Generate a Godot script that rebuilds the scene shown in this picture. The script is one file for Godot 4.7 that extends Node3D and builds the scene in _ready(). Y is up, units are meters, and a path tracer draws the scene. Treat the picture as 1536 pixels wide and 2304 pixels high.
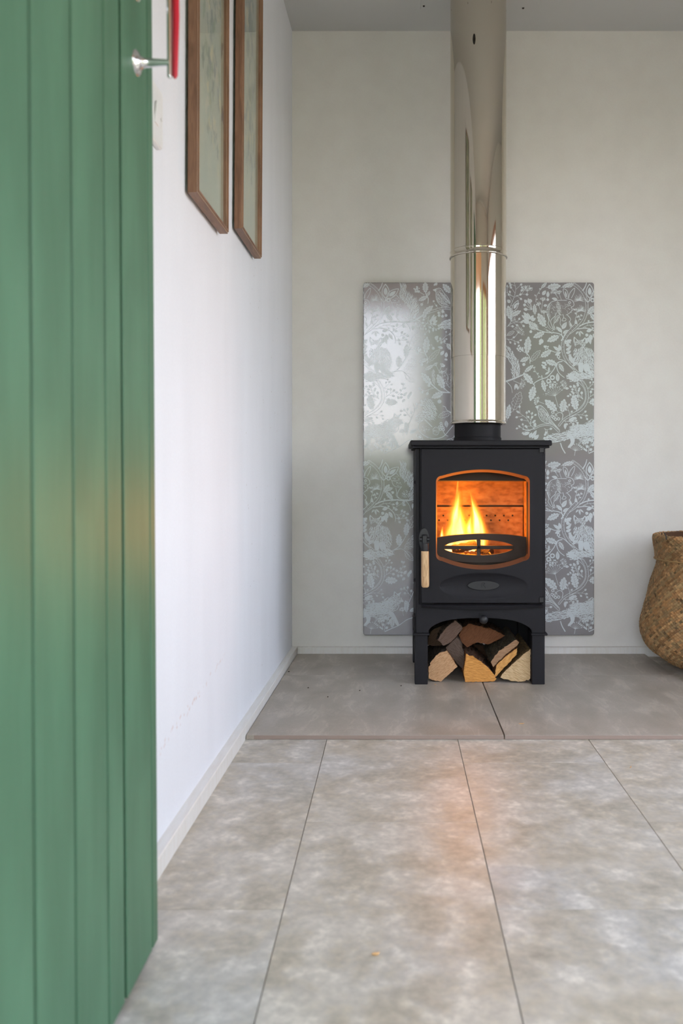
extends Node3D

# ---------------------------------------------------------------- photograph frame and camera
const F := 1920.0            # focal length in pixels of the 1536 x 2304 frame
const PX := 890.0            # principal point (the lens is shifted, the camera level)
const PY := 1060.0
const EYE := 0.667           # camera height above the floor

const WALL_Z := 3.087        # distance of the back wall
const HEARTH_TOP := 0.011

var M := {}                  # materials
var rng := RandomNumberGenerator.new()


func at(px: float, py: float, z: float) -> Vector3:
	return Vector3((px - PX) * z / F, EYE + (PY - py) * z / F, -z)


func ax(px: float, z: float) -> float:
	return (px - PX) * z / F


func ay(py: float, z: float) -> float:
	return EYE + (PY - py) * z / F


func wall_x(z: float) -> float:      # the left wall is a little out of square
	return -0.4354 + 0.0197 * z


# ---------------------------------------------------------------- mesh building
class Shape:
	var v := PackedVector3Array()
	var n := PackedVector3Array()
	var uv := PackedVector2Array()
	var col := PackedColorArray()
	var tint := Color(1, 1, 1)
	var tinted := false

	func box_uv(p: Vector3, m: Vector3) -> Vector2:
		var a := m.abs()
		if a.y >= a.x and a.y >= a.z:
			return Vector2(p.x, p.z)
		if a.x >= a.z:
			return Vector2(p.z, -p.y)
		return Vector2(p.x, -p.y)

	func tri(a: Vector3, b: Vector3, c: Vector3, na: Vector3, nb: Vector3, nc: Vector3, ua = null, ub = null, uc = null) -> void:
		var g := (c - a).cross(b - a)
		if g.length_squared() < 1e-20:
			return
		if ua == null:
			ua = box_uv(a, g)
			ub = box_uv(b, g)
			uc = box_uv(c, g)
		if g.dot(na + nb + nc) < 0.0:
			v.append_array([a, c, b])
			n.append_array([na, nc, nb])
			uv.append_array([ua, uc, ub])
		else:
			v.append_array([a, b, c])
			n.append_array([na, nb, nc])
			uv.append_array([ua, ub, uc])
		col.append_array([tint, tint, tint])

	func flat(a: Vector3, b: Vector3, c: Vector3, hint: Vector3, ua = null, ub = null, uc = null) -> void:
		var g := (c - a).cross(b - a).normalized()
		if g.dot(hint) < 0.0:
			g = -g
		tri(a, b, c, g, g, g, ua, ub, uc)

	func quad(a: Vector3, b: Vector3, c: Vector3, d: Vector3, hint: Vector3) -> void:
		flat(a, b, c, hint)
		flat(a, c, d, hint)

	func quad_uv(a: Vector3, b: Vector3, c: Vector3, d: Vector3, hint: Vector3, ua: Vector2, ub: Vector2, uc: Vector2, ud: Vector2) -> void:
		flat(a, b, c, hint, ua, ub, uc)
		flat(a, c, d, hint, ua, uc, ud)

	# a box from lo to hi with chamfered edges
	func box(lo: Vector3, hi: Vector3, ch := 0.0) -> Shape:
		var mid := (lo + hi) / 2.0
		var h := (hi - lo).abs() / 2.0
		ch = minf(ch, minf(h.x, minf(h.y, h.z)) * 0.9)
		var pt := func(s: Vector3, axis: int) -> Vector3:
			var p := Vector3.ZERO
			for k in 3:
				p[k] = s[k] * (h[k] if k == axis else h[k] - ch)
			return mid + p
		for k in 3:
			var a := (k + 1) % 3
			var b := (k + 2) % 3
			for sk in [-1.0, 1.0]:
				var q := []
				for ab in [[-1.0, -1.0], [1.0, -1.0], [1.0, 1.0], [-1.0, 1.0]]:
					var s := Vector3.ZERO
					s[k] = sk
					s[a] = ab[0]
					s[b] = ab[1]
					q.append(pt.call(s, k))
				var hint := Vector3.ZERO
				hint[k] = sk
				quad(q[0], q[1], q[2], q[3], hint)
				if ch > 0.0:
					for sa in [-1.0, 1.0]:      # the edge between the axes k and a, along b
						var s0 := Vector3.ZERO
						s0[k] = sk
						s0[a] = sa
						s0[b] = -1.0
						var s1 := s0
						s1[b] = 1.0
						var eh := Vector3.ZERO
						eh[k] = sk
						eh[a] = sa
						quad(pt.call(s0, k), pt.call(s1, k), pt.call(s1, a), pt.call(s0, a), eh)
		if ch > 0.0:
			for sx in [-1.0, 1.0]:
				for sy in [-1.0, 1.0]:
					for sz in [-1.0, 1.0]:
						var s := Vector3(sx, sy, sz)
						flat(pt.call(s, 0), pt.call(s, 1), pt.call(s, 2), s)
		return self

	# smooth surface through rows of points; hint: a fixed outward direction, or null for «away from the middle of the row»
	func grid(rows: Array, closed: bool, hint = null, uvs = null) -> Shape:
		var R := rows.size()
		var C: int = rows[0].size()
		var mids := []
		for r in rows:
			var m := Vector3.ZERO
			for p in r:
				m += p
			mids.append(m / C)
		var nn := []
		for i in R:
			var line := PackedVector3Array()
			for j in C:
				var i0 := maxi(i - 1, 0)
				var i1 := mini(i + 1, R - 1)
				var j0: int = (j - 1 + C) % C if closed else maxi(j - 1, 0)
				var j1: int = (j + 1) % C if closed else mini(j + 1, C - 1)
				var du: Vector3 = rows[i][j1] - rows[i][j0]
				if du.length_squared() < 1e-14:
					du = rows[i1][j1] - rows[i1][j0] + (rows[i0][j1] - rows[i0][j0])
				var dv: Vector3 = rows[i1][j] - rows[i0][j]
				var m := du.cross(dv).normalized()
				if m.length_squared() < 0.5:
					m = Vector3.UP
				var out: Vector3
				if hint != null:
					out = hint
				else:
					out = rows[i][j] - mids[i]
					if out.length_squared() < 1e-12:
						out = mids[i] - mids[i1 if i == 0 else i0]
						m = out.normalized()
				if m.dot(out) < 0.0:
					m = -m
				line.append(m)
			nn.append(line)
		var last := C if closed else C - 1
		for i in R - 1:
			for j in last:
				var k := (j + 1) % C
				if uvs == null:
					tri(rows[i][j], rows[i][k], rows[i + 1][k], nn[i][j], nn[i][k], nn[i + 1][k])
					tri(rows[i][j], rows[i + 1][k], rows[i + 1][j], nn[i][j], nn[i + 1][k], nn[i + 1][j])
				else:
					var s := Vector2(uvs.x / last, 0)
					var t := Vector2(0, uvs.y / (R - 1))
					tri(rows[i][j], rows[i][k], rows[i + 1][k], nn[i][j], nn[i][k], nn[i + 1][k], s * j + t * i, s * (j + 1) + t * i, s * (j + 1) + t * (i + 1))
					tri(rows[i][j], rows[i + 1][k], rows[i + 1][j], nn[i][j], nn[i + 1][k], nn[i + 1][j], s * j + t * i, s * (j + 1) + t * (i + 1), s * j + t * (i + 1))
		return self

	# turned round the y axis through «base»; profile of (radius, height); sharp corners stay sharp
	func lathe(profile: Array, segs: int, base := Vector3.ZERO, sharp := 35.0) -> Shape:
		var runs := [[profile[0]]]
		for i in range(1, profile.size()):
			runs[-1].append(profile[i])
			if i < profile.size() - 1:
				var a: Vector2 = profile[i] - profile[i - 1]
				var b: Vector2 = profile[i + 1] - profile[i]
				if absf(rad_to_deg(a.angle_to(b))) > sharp:
					runs.append([profile[i]])
		for run in runs:
			var rows := []
			for p in run:
				var line := PackedVector3Array()
				for k in segs:
					var t := TAU * k / segs
					line.append(base + Vector3(sin(t) * p.x, p.y, cos(t) * p.x))
				rows.append(line)
			# a flat ring has its outward direction along y
			var flat_run: bool = run.size() == 2 and absf(run[0].y - run[1].y) < 1e-7
			if flat_run:
				var top := 0.0
				for p in profile:
					top += p.y
				grid(rows, true, Vector3(0, 1 if run[0].y > top / profile.size() else -1, 0))
			else:
				grid(rows, true)
		return self

	func tube(path: Array, radii, segs := 10, caps := true) -> Shape:
		var rows := []
		var side := Vector3.ZERO
		for i in path.size():
			var d: Vector3 = (path[mini(i + 1, path.size() - 1)] - path[maxi(i - 1, 0)]).normalized()
			if side == Vector3.ZERO:
				side = d.cross(Vector3.UP if absf(d.y) < 0.9 else Vector3.RIGHT).normalized()
			side = (side - d * side.dot(d)).normalized()
			var other := d.cross(side)
			var r: float = radii[i] if radii is Array else radii
			var line := PackedVector3Array()
			for k in segs:
				var t := TAU * k / segs
				line.append(path[i] + side * cos(t) * r + other * sin(t) * r)
			rows.append(line)
		grid(rows, true)
		if caps:
			for e in [0, path.size() - 1]:
				var out: Vector3 = path[0] - path[1] if e == 0 else path[-1] - path[-2]
				for k in range(1, segs - 1):
					flat(rows[e][0], rows[e][k], rows[e][k + 1], out)
		return self

	# prism of an outline in x and y between z0 (front, larger) and z1; the front edge is chamfered by b
	func prism(poly: PackedVector2Array, z0: float, z1: float, b := 0.0, sides := true, back := true) -> Shape:
		var count := poly.size()
		if Geometry2D.is_polygon_clockwise(poly):
			poly = poly.duplicate()
			poly.reverse()
		var outn := PackedVector2Array()
		for i in count:
			var d := (poly[(i + 1) % count] - poly[i]).normalized()
			outn.append(Vector2(d.y, -d.x))
		var inset := PackedVector2Array()
		var vn := []
		for i in count:
			var p := outn[(i - 1 + count) % count]
			var q := outn[i]
			var m := (p + q).normalized()
			inset.append(poly[i] - m * b / maxf(0.4, m.dot(q)))
			vn.append([m, m] if p.dot(q) > 0.8 else [p, q])
		var front := PackedInt32Array(Geometry2D.triangulate_polygon(inset))
		for i in range(0, front.size(), 3):
			var a := inset[front[i]]
			var c := inset[front[i + 1]]
			var e := inset[front[i + 2]]
			flat(Vector3(a.x, a.y, z0), Vector3(c.x, c.y, z0), Vector3(e.x, e.y, z0), Vector3(0, 0, 1))
			if back:
				flat(Vector3(a.x, a.y, z1), Vector3(c.x, c.y, z1), Vector3(e.x, e.y, z1), Vector3(0, 0, -1))
		for i in count:
			var k := (i + 1) % count
			var na := Vector3(vn[i][1].x, vn[i][1].y, 0)
			var nb := Vector3(vn[k][0].x, vn[k][0].y, 0)
			var a := Vector3(poly[i].x, poly[i].y, z0 - b)
			var c := Vector3(poly[k].x, poly[k].y, z0 - b)
			if sides:
				var a1 := Vector3(poly[i].x, poly[i].y, z1)
				var c1 := Vector3(poly[k].x, poly[k].y, z1)
				tri(a, c, c1, na, nb, nb)
				tri(a, c1, a1, na, nb, na)
			if b > 0.0:
				var up := Vector3(0, 0, 1)
				var ai := Vector3(inset[i].x, inset[i].y, z0)
				var ci := Vector3(inset[k].x, inset[k].y, z0)
				tri(a, c, ci, (na + up).normalized(), (nb + up).normalized(), (nb + up).normalized())
				tri(a, ci, ai, (na + up).normalized(), (nb + up).normalized(), (na + up).normalized())
		return self

	func moved(t: Transform3D) -> Shape:
		for i in v.size():
			v[i] = t * v[i]
			n[i] = (t.basis * n[i]).normalized()
		return self

	func mesh(m: Material) -> ArrayMesh:
		var a := []
		a.resize(Mesh.ARRAY_MAX)
		a[Mesh.ARRAY_VERTEX] = v
		a[Mesh.ARRAY_NORMAL] = n
		a[Mesh.ARRAY_TEX_UV] = uv
		if tinted:
			a[Mesh.ARRAY_COLOR] = col
		var r := ArrayMesh.new()
		r.add_surface_from_arrays(Mesh.PRIMITIVE_TRIANGLES, a)
		r.surface_set_material(0, m)
		return r

	func add_to(r: ArrayMesh, m: Material) -> void:      # as one more surface of a mesh
		var own := mesh(m)
		r.add_surface_from_arrays(Mesh.PRIMITIVE_TRIANGLES, own.surface_get_arrays(0))
		r.surface_set_material(r.get_surface_count() - 1, m)


# ---------------------------------------------------------------- nodes
func numbered(called: String, parent: Node) -> String:
	if not parent.has_node(called):
		return called
	var k := 1
	while parent.has_node("%s_%03d" % [called, k]):
		k += 1
	return "%s_%03d" % [called, k]


func obj(called: String, s: Shape, m: Material, parent: Node = self, offset := Vector3.ZERO) -> MeshInstance3D:
	if offset != Vector3.ZERO:
		s.moved(Transform3D(Basis(), -offset))
	var o := MeshInstance3D.new()
	o.name = numbered(called, parent)
	o.mesh = s.mesh(m)
	parent.add_child(o, true)
	return o


func thing(called: String, label: String, category: String, where := Vector3.ZERO, group := "") -> Node3D:
	var o := Node3D.new()
	o.name = numbered(called, self)
	add_child(o, true)
	o.position = where
	tag(o, label, category, group)
	return o


func tag(o: Node, label: String, category: String, group := "") -> void:
	o.set_meta("label", label)
	o.set_meta("category", category)
	if group:
		o.set_meta("group", group)


func structure(called: String, label: String, category: String) -> Node3D:
	var o := thing(called, label, category)
	o.set_meta("kind", "structure")
	return o


func struct_mesh(called: String, s: Shape, m: Material, label: String, category: String) -> MeshInstance3D:
	var o := obj(called, s, m)
	tag(o, label, category)
	o.set_meta("kind", "structure")
	return o


func V(a: Array) -> PackedVector2Array:      # flat list of x, y pairs
	var r := PackedVector2Array()
	for i in range(0, a.size(), 2):
		r.append(Vector2(a[i], a[i + 1]))
	return r


func spline(p: PackedVector2Array, steps := 8, closed := false) -> PackedVector2Array:
	var r := PackedVector2Array()
	var c := p.size()
	for i in (c if closed else c - 1):
		var p0 := p[(i - 1 + c) % c] if closed or i > 0 else p[i]
		var p1 := p[i]
		var p2 := p[(i + 1) % c]
		var p3 := p[(i + 2) % c] if closed or i + 2 < c else p2
		for k in steps:
			r.append(p1.cubic_interpolate(p2, p0, p3, float(k) / steps))
	if not closed:
		r.append(p[c - 1])
	return r


func _ready() -> void:
	setup()
	build_materials()
	build_print_material()
	build_room()
	build_door()
	build_splashback()
	build_stove()
	build_flue()
	build_fire()
	build_logs()
	build_pictures()
	build_basket()
	build_switch()
	build_door_handle()
	build_crumbs()


# ---------------------------------------------------------------- light and camera
func setup() -> void:
	var cam := Camera3D.new()
	cam.name = "camera"
	cam.projection = Camera3D.PROJECTION_FRUSTUM
	cam.near = 0.05
	cam.far = 100.0
	cam.size = 0.05 * 2304.0 / F
	cam.frustum_offset = Vector2((768.0 - PX) / F, (PY - 1152.0) / F) * 0.05
	cam.position = Vector3(0, EYE, 0)
	var lens := CameraAttributesPhysical.new()
	lens.frustum_focal_length = 30.0
	lens.frustum_focus_distance = 2.62
	lens.exposure_aperture = 4.5
	cam.attributes = lens
	add_child(cam)
	cam.make_current()

	var sky := ProceduralSkyMaterial.new()
	sky.sky_top_color = c8(214, 226, 246)
	sky.sky_horizon_color = c8(252, 248, 242)
	sky.sky_curve = 0.12
	sky.ground_horizon_color = c8(190, 182, 164)
	sky.ground_bottom_color = c8(160, 154, 138)
	sky.sky_energy_multiplier = 1.0
	var e := Environment.new()
	e.background_mode = Environment.BG_SKY
	e.sky = Sky.new()
	e.sky.sky_material = sky
	e.tonemap_mode = Environment.TONE_MAPPER_LINEAR
	e.tonemap_exposure = 9.6
	e.sdfgi_enabled = true
	e.ssao_enabled = true
	e.ssil_enabled = true
	var w := WorldEnvironment.new()
	w.name = "sky_light"
	w.environment = e
	add_child(w)


# ---------------------------------------------------------------- textures
func noise(w: int, h: int, freq: float, octaves: int, seed_: int, kind := FastNoiseLite.TYPE_SIMPLEX_SMOOTH, stretch := Vector2i(1, 1), warp := 0.0) -> PackedByteArray:
	var f := FastNoiseLite.new()
	f.noise_type = kind
	f.seed = seed_
	f.frequency = freq
	f.fractal_octaves = octaves
	f.fractal_type = FastNoiseLite.FRACTAL_FBM if octaves > 1 else FastNoiseLite.FRACTAL_NONE
	if warp > 0.0:
		f.domain_warp_enabled = true
		f.domain_warp_amplitude = warp
		f.domain_warp_frequency = freq * 0.6
	var im := f.get_seamless_image(w / stretch.x, h / stretch.y)
	im.convert(Image.FORMAT_L8)
	if stretch != Vector2i(1, 1):
		im.resize(w, h, Image.INTERPOLATE_CUBIC)
	return im.get_data()


func texture(w: int, h: int, data: PackedByteArray, rgb := true) -> ImageTexture:
	return ImageTexture.create_from_image(Image.create_from_data(w, h, false, Image.FORMAT_RGB8 if rgb else Image.FORMAT_L8, data))


# colours from a ramp of three stops by one noise, darkened or lightened by a fine one
func ramp_texture(w: int, h: int, big: PackedByteArray, fine: PackedByteArray, c0: Color, c1: Color, c2: Color, gain: float, amount: float) -> ImageTexture:
	var d := PackedByteArray()
	d.resize(w * h * 3)
	var lut := []
	for i in 256:
		var t := clampf((i / 255.0 - 0.5) * gain + 0.5, 0, 1)
		lut.append(c0.lerp(c1, t * 2) if t < 0.5 else c1.lerp(c2, t * 2 - 1))
	for i in w * h:
		var c: Color = lut[big[i]]
		var k := 255.0 * (1.0 + (fine[i] / 255.0 - 0.5) * amount)
		d[i * 3] = clampi(int(c.r * k), 0, 255)
		d[i * 3 + 1] = clampi(int(c.g * k), 0, 255)
		d[i * 3 + 2] = clampi(int(c.b * k), 0, 255)
	return texture(w, h, d)


func c8(r: float, g: float, b: float) -> Color:
	return Color(r / 255.0, g / 255.0, b / 255.0)


func mat(color: Color, rough: float, metal := 0.0) -> StandardMaterial3D:
	var m := StandardMaterial3D.new()
	m.albedo_color = color
	m.roughness = rough
	m.metallic = metal
	return m


func triplanar(m: StandardMaterial3D, per_metre: float, world := true) -> StandardMaterial3D:
	m.uv1_triplanar = true
	m.uv1_world_triplanar = world
	m.uv1_scale = Vector3.ONE * per_metre
	return m


func bumpy(m: StandardMaterial3D, data: PackedByteArray, w: int, h: int, depth_cm: float) -> StandardMaterial3D:
	m.heightmap_enabled = true
	m.heightmap_texture = texture(w, h, data, false)
	m.heightmap_scale = depth_cm
	return m


func stone_floor() -> ImageTexture:
	var s := 2048
	var a := noise(s, s, 0.0075, 6, 11, FastNoiseLite.TYPE_SIMPLEX_SMOOTH, Vector2i(2, 2), 40.0)
	var b := noise(s, s, 0.020, 5, 12, FastNoiseLite.TYPE_SIMPLEX_SMOOTH, Vector2i(2, 2), 18.0)
	var c := noise(s, s, 0.06, 3, 13, FastNoiseLite.TYPE_SIMPLEX_SMOOTH, Vector2i(2, 2))
	var e := noise(s, s, 0.35, 2, 14)
	var g := noise(s, s, 0.003, 2, 15, FastNoiseLite.TYPE_SIMPLEX_SMOOTH, Vector2i(4, 4))
	var d := PackedByteArray()
	d.resize(s * s * 3)
	for i in s * s:
		var t := (a[i] - 128.0) / 128.0
		var u := (b[i] - 128.0) / 128.0
		var fine := (c[i] - 128.0) / 128.0 + 0.45 * (e[i] - 128.0) / 128.0
		var light := 0.75 + 0.040 * t + 0.045 * u + 0.064 * fine
		if u + fine * 0.3 > 0.25:
			light += (u + fine * 0.3 - 0.25) * 0.08
		var brown := 1.0 / (1.0 + exp((t * 1.2 + u * 0.8 - fine * 0.5 + 0.15) * 5.0))
		var grey := clampf((g[i] - 150.0) / 60.0, 0.0, 1.0)
		light -= 0.028 * brown
		d[i * 3] = clampi(int(255 * (light * (0.985 - 0.02 * grey))), 0, 255)
		d[i * 3 + 1] = clampi(int(255 * (light * (0.948 - 0.014 * brown))), 0, 255)
		d[i * 3 + 2] = clampi(int(255 * (light * (0.890 - 0.045 * brown + 0.03 * grey))), 0, 255)
	return texture(s, s, d)


func stone_hearth() -> ImageTexture:
	var s := 1024
	var a := noise(s, s, 0.006, 5, 31, FastNoiseLite.TYPE_SIMPLEX_SMOOTH, Vector2i(1, 2), 70.0)
	var v := noise(s, s, 0.010, 3, 32, FastNoiseLite.TYPE_SIMPLEX_SMOOTH, Vector2i(1, 4), 90.0)
	var c := noise(s, s, 0.09, 3, 33)
	var e := noise(s, s, 0.5, 1, 34)
	var d := PackedByteArray()
	d.resize(s * s * 3)
	for i in s * s:
		var t := (a[i] - 128.0) / 128.0
		var ridge := 1.0 - absf(v[i] - 128.0) / 128.0 * 5.0
		var fine := (c[i] - 128.0) / 128.0
		var light := 0.655 + 0.05 * t + 0.02 * fine + 0.03 * (e[i] - 128.0) / 128.0
		if ridge > 0.0:
			light += 0.065 * ridge * clampf(0.5 + t * 2.0, 0.0, 1.0)
		if e[i] > 238 and c[i] > 140:
			light -= 0.10
		d[i * 3] = clampi(int(255 * light * 1.0), 0, 255)
		d[i * 3 + 1] = clampi(int(255 * light * (0.945 + 0.006 * t)), 0, 255)
		d[i * 3 + 2] = clampi(int(255 * light * (0.875 + 0.02 * t)), 0, 255)
	return texture(s, s, d)


# long grain: rings stretched along v
func wood_texture(dark: Color, mid: Color, light: Color, seed_: int, rings: float) -> ImageTexture:
	var w := 512
	var h := 512
	var a := noise(w, h, 0.010, 3, seed_, FastNoiseLite.TYPE_SIMPLEX_SMOOTH, Vector2i(1, 8))
	var e := noise(w, h, 0.30, 2, seed_ + 1, FastNoiseLite.TYPE_SIMPLEX_SMOOTH, Vector2i(1, 16))
	var big := PackedByteArray()
	big.resize(w * h)
	for i in w * h:
		var t := sin(a[i] / 255.0 * rings * TAU)
		big[i] = clampi(int(128 + 70 * t * absf(t) + (a[i] - 128) * 0.35), 0, 255)
	return ramp_texture(w, h, big, e, dark, mid, light, 1.0, 0.22)


func left_wall_texture() -> ImageTexture:      # 1024 x 1024 over the wall: u along the wall (0 near .. 1 far), v down from 2.3 m
	var s := 1024
	var b := noise(s, s, 0.02, 3, 51, FastNoiseLite.TYPE_SIMPLEX_SMOOTH, Vector2i(1, 6))
	var e := noise(s, s, 0.4, 1, 52)
	var im := Image.create_from_data(s, s, false, Image.FORMAT_RGB8, _flat_rgb(s, b, e))
	rng.seed = 77
	# rusty scuffs rising along the wall, and a few flecks
	for k in 46:
		var t := rng.randf()
		var z := lerpf(1.41, 1.98, t)
		var y := lerpf(0.178, 0.243, t) + rng.randfn() * 0.004
		var p := Vector2((z - 0.38) / 2.707 * s, (2.3 - y) / 2.3 * s)
		var w := 1 + int(rng.randf() * 4)
		var fade := clampf(0.35 - absf(t - 0.45) * 0.5, 0.08, 0.32) * rng.randf_range(0.3, 1.0)
		for i in w:
			for j in 2:
				var q := Vector2i(p) + Vector2i(i, j - i / 2)
				if q.x >= 0 and q.x < s and q.y >= 0 and q.y < s:
					im.set_pixelv(q, im.get_pixelv(q).lerp(c8(186, 120, 96), fade))
	for k in 60:
		var q := Vector2i(int(rng.randf_range(0.68, 0.99) * s), int(rng.randf_range(0.45, 0.97) * s))
		im.set_pixelv(q, im.get_pixelv(q).lerp(c8(140, 120, 105), rng.randf_range(0.2, 0.7)))
		if rng.randf() < 0.5:
			q.y = mini(q.y + 1, s - 1)
			im.set_pixelv(q, im.get_pixelv(q).lerp(c8(140, 120, 105), rng.randf_range(0.2, 0.6)))
	return ImageTexture.create_from_image(im)


func _flat_rgb(s: int, b: PackedByteArray, e: PackedByteArray) -> PackedByteArray:
	var d := PackedByteArray()
	d.resize(s * s * 3)
	for i in s * s:
		var k := 1.0 + (b[i] - 128.0) / 128.0 * 0.010 + (e[i] - 128.0) / 128.0 * 0.008
		d[i * 3] = int(clampf(231 * k, 0, 255))
		d[i * 3 + 1] = int(clampf(233 * k, 0, 255))
		d[i * 3 + 2] = int(clampf(239 * k, 0, 255))
	return d


# painterly botanical print in pale sage; v runs down
func print_texture(seed_: int, lean: float) -> ImageTexture:
	var w := 384
	var h := 768
	var a := noise(w, h, 0.006, 4, seed_)
	var e := noise(w, h, 0.12, 2, seed_ + 1, FastNoiseLite.TYPE_SIMPLEX_SMOOTH, Vector2i(1, 3))
	var im := Image.create_from_data(w, h, false, Image.FORMAT_RGB8, ramp_bytes(w * h, a, e, c8(156, 170, 154), c8(168, 176, 156), c8(184, 184, 158)))
	rng.seed = seed_
	var leaf := [c8(74, 98, 74), c8(88, 106, 98), c8(104, 124, 80), c8(80, 96, 104)]
	var flower := [c8(206, 196, 168), c8(196, 190, 166), c8(214, 200, 150)]
	for k in 120:     # soft foliage and cream blooms, thicker towards the top
		var t := rng.randf()
		var c := Vector2(w * (lean + rng.randfn() * 0.17), h * (0.02 + t * 0.78))
		var pick: Color = leaf[rng.randi() % 4] if rng.randf() < 0.62 else flower[rng.randi() % 3]
		blob(im, c, rng.randf_range(10, 34) * (1.1 - t * 0.6), rng.randf_range(12, 40) * (1.1 - t * 0.5), rng.randf_range(-0.8, 0.8), pick, rng.randf_range(0.5, 0.95))
	for k in 16:     # stems
		var p := Vector2(w * (lean + rng.randfn() * 0.2), h * rng.randf_range(0.25, 0.6))
		for i in int(h * rng.randf_range(0.1, 0.32)):
			p += Vector2(rng.randf_range(-0.35, 0.4), 1)
			if p.y < h - 1 and p.x > 1 and p.x < w - 2:
				for j in 2:
					var q := Vector2i(p) + Vector2i(j, 0)
					im.set_pixelv(q, im.get_pixelv(q).lerp(c8(100, 112, 90), 0.5))
	for k in 14:     # yellow dabs low down
		blob(im, Vector2(w * (lean * 0.8 + rng.randfn() * 0.16), h * rng.randf_range(0.55, 0.9)), rng.randf_range(3, 7), rng.randf_range(6, 18), rng.randf_range(-0.3, 0.3), c8(206, 186, 96), 0.55)
	return ImageTexture.create_from_image(im)


func ramp_bytes(count: int, a: PackedByteArray, e: PackedByteArray, c0: Color, c1: Color, c2: Color) -> PackedByteArray:
	var d := PackedByteArray()
	d.resize(count * 3)
	for i in count:
		var t := a[i] / 255.0
		var c := c0.lerp(c1, t * 2) if t < 0.5 else c1.lerp(c2, t * 2 - 1)
		var k := 255.0 * (1.0 + (e[i] - 128.0) / 128.0 * 0.05)
		d[i * 3] = int(c.r * k)
		d[i * 3 + 1] = int(c.g * k)
		d[i * 3 + 2] = int(c.b * k)
	return d


func blob(im: Image, c: Vector2, rx: float, ry: float, turn: float, color: Color, strength: float) -> void:
	var r := int(maxf(rx, ry)) + 2
	for y in range(maxi(0, int(c.y) - r), mini(im.get_height(), int(c.y) + r)):
		for x in range(maxi(0, int(c.x) - r), mini(im.get_width(), int(c.x) + r)):
			var p := (Vector2(x, y) - c).rotated(turn)
			var q := Vector2(p.x / rx, p.y / ry).length() + 0.25 * sin(p.angle() * 5.0 + turn * 9.0)
			if q < 1.0:
				im.set_pixel(x, y, im.get_pixel(x, y).lerp(color, strength * smoothstep(1.0, 0.75, q)))


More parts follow.
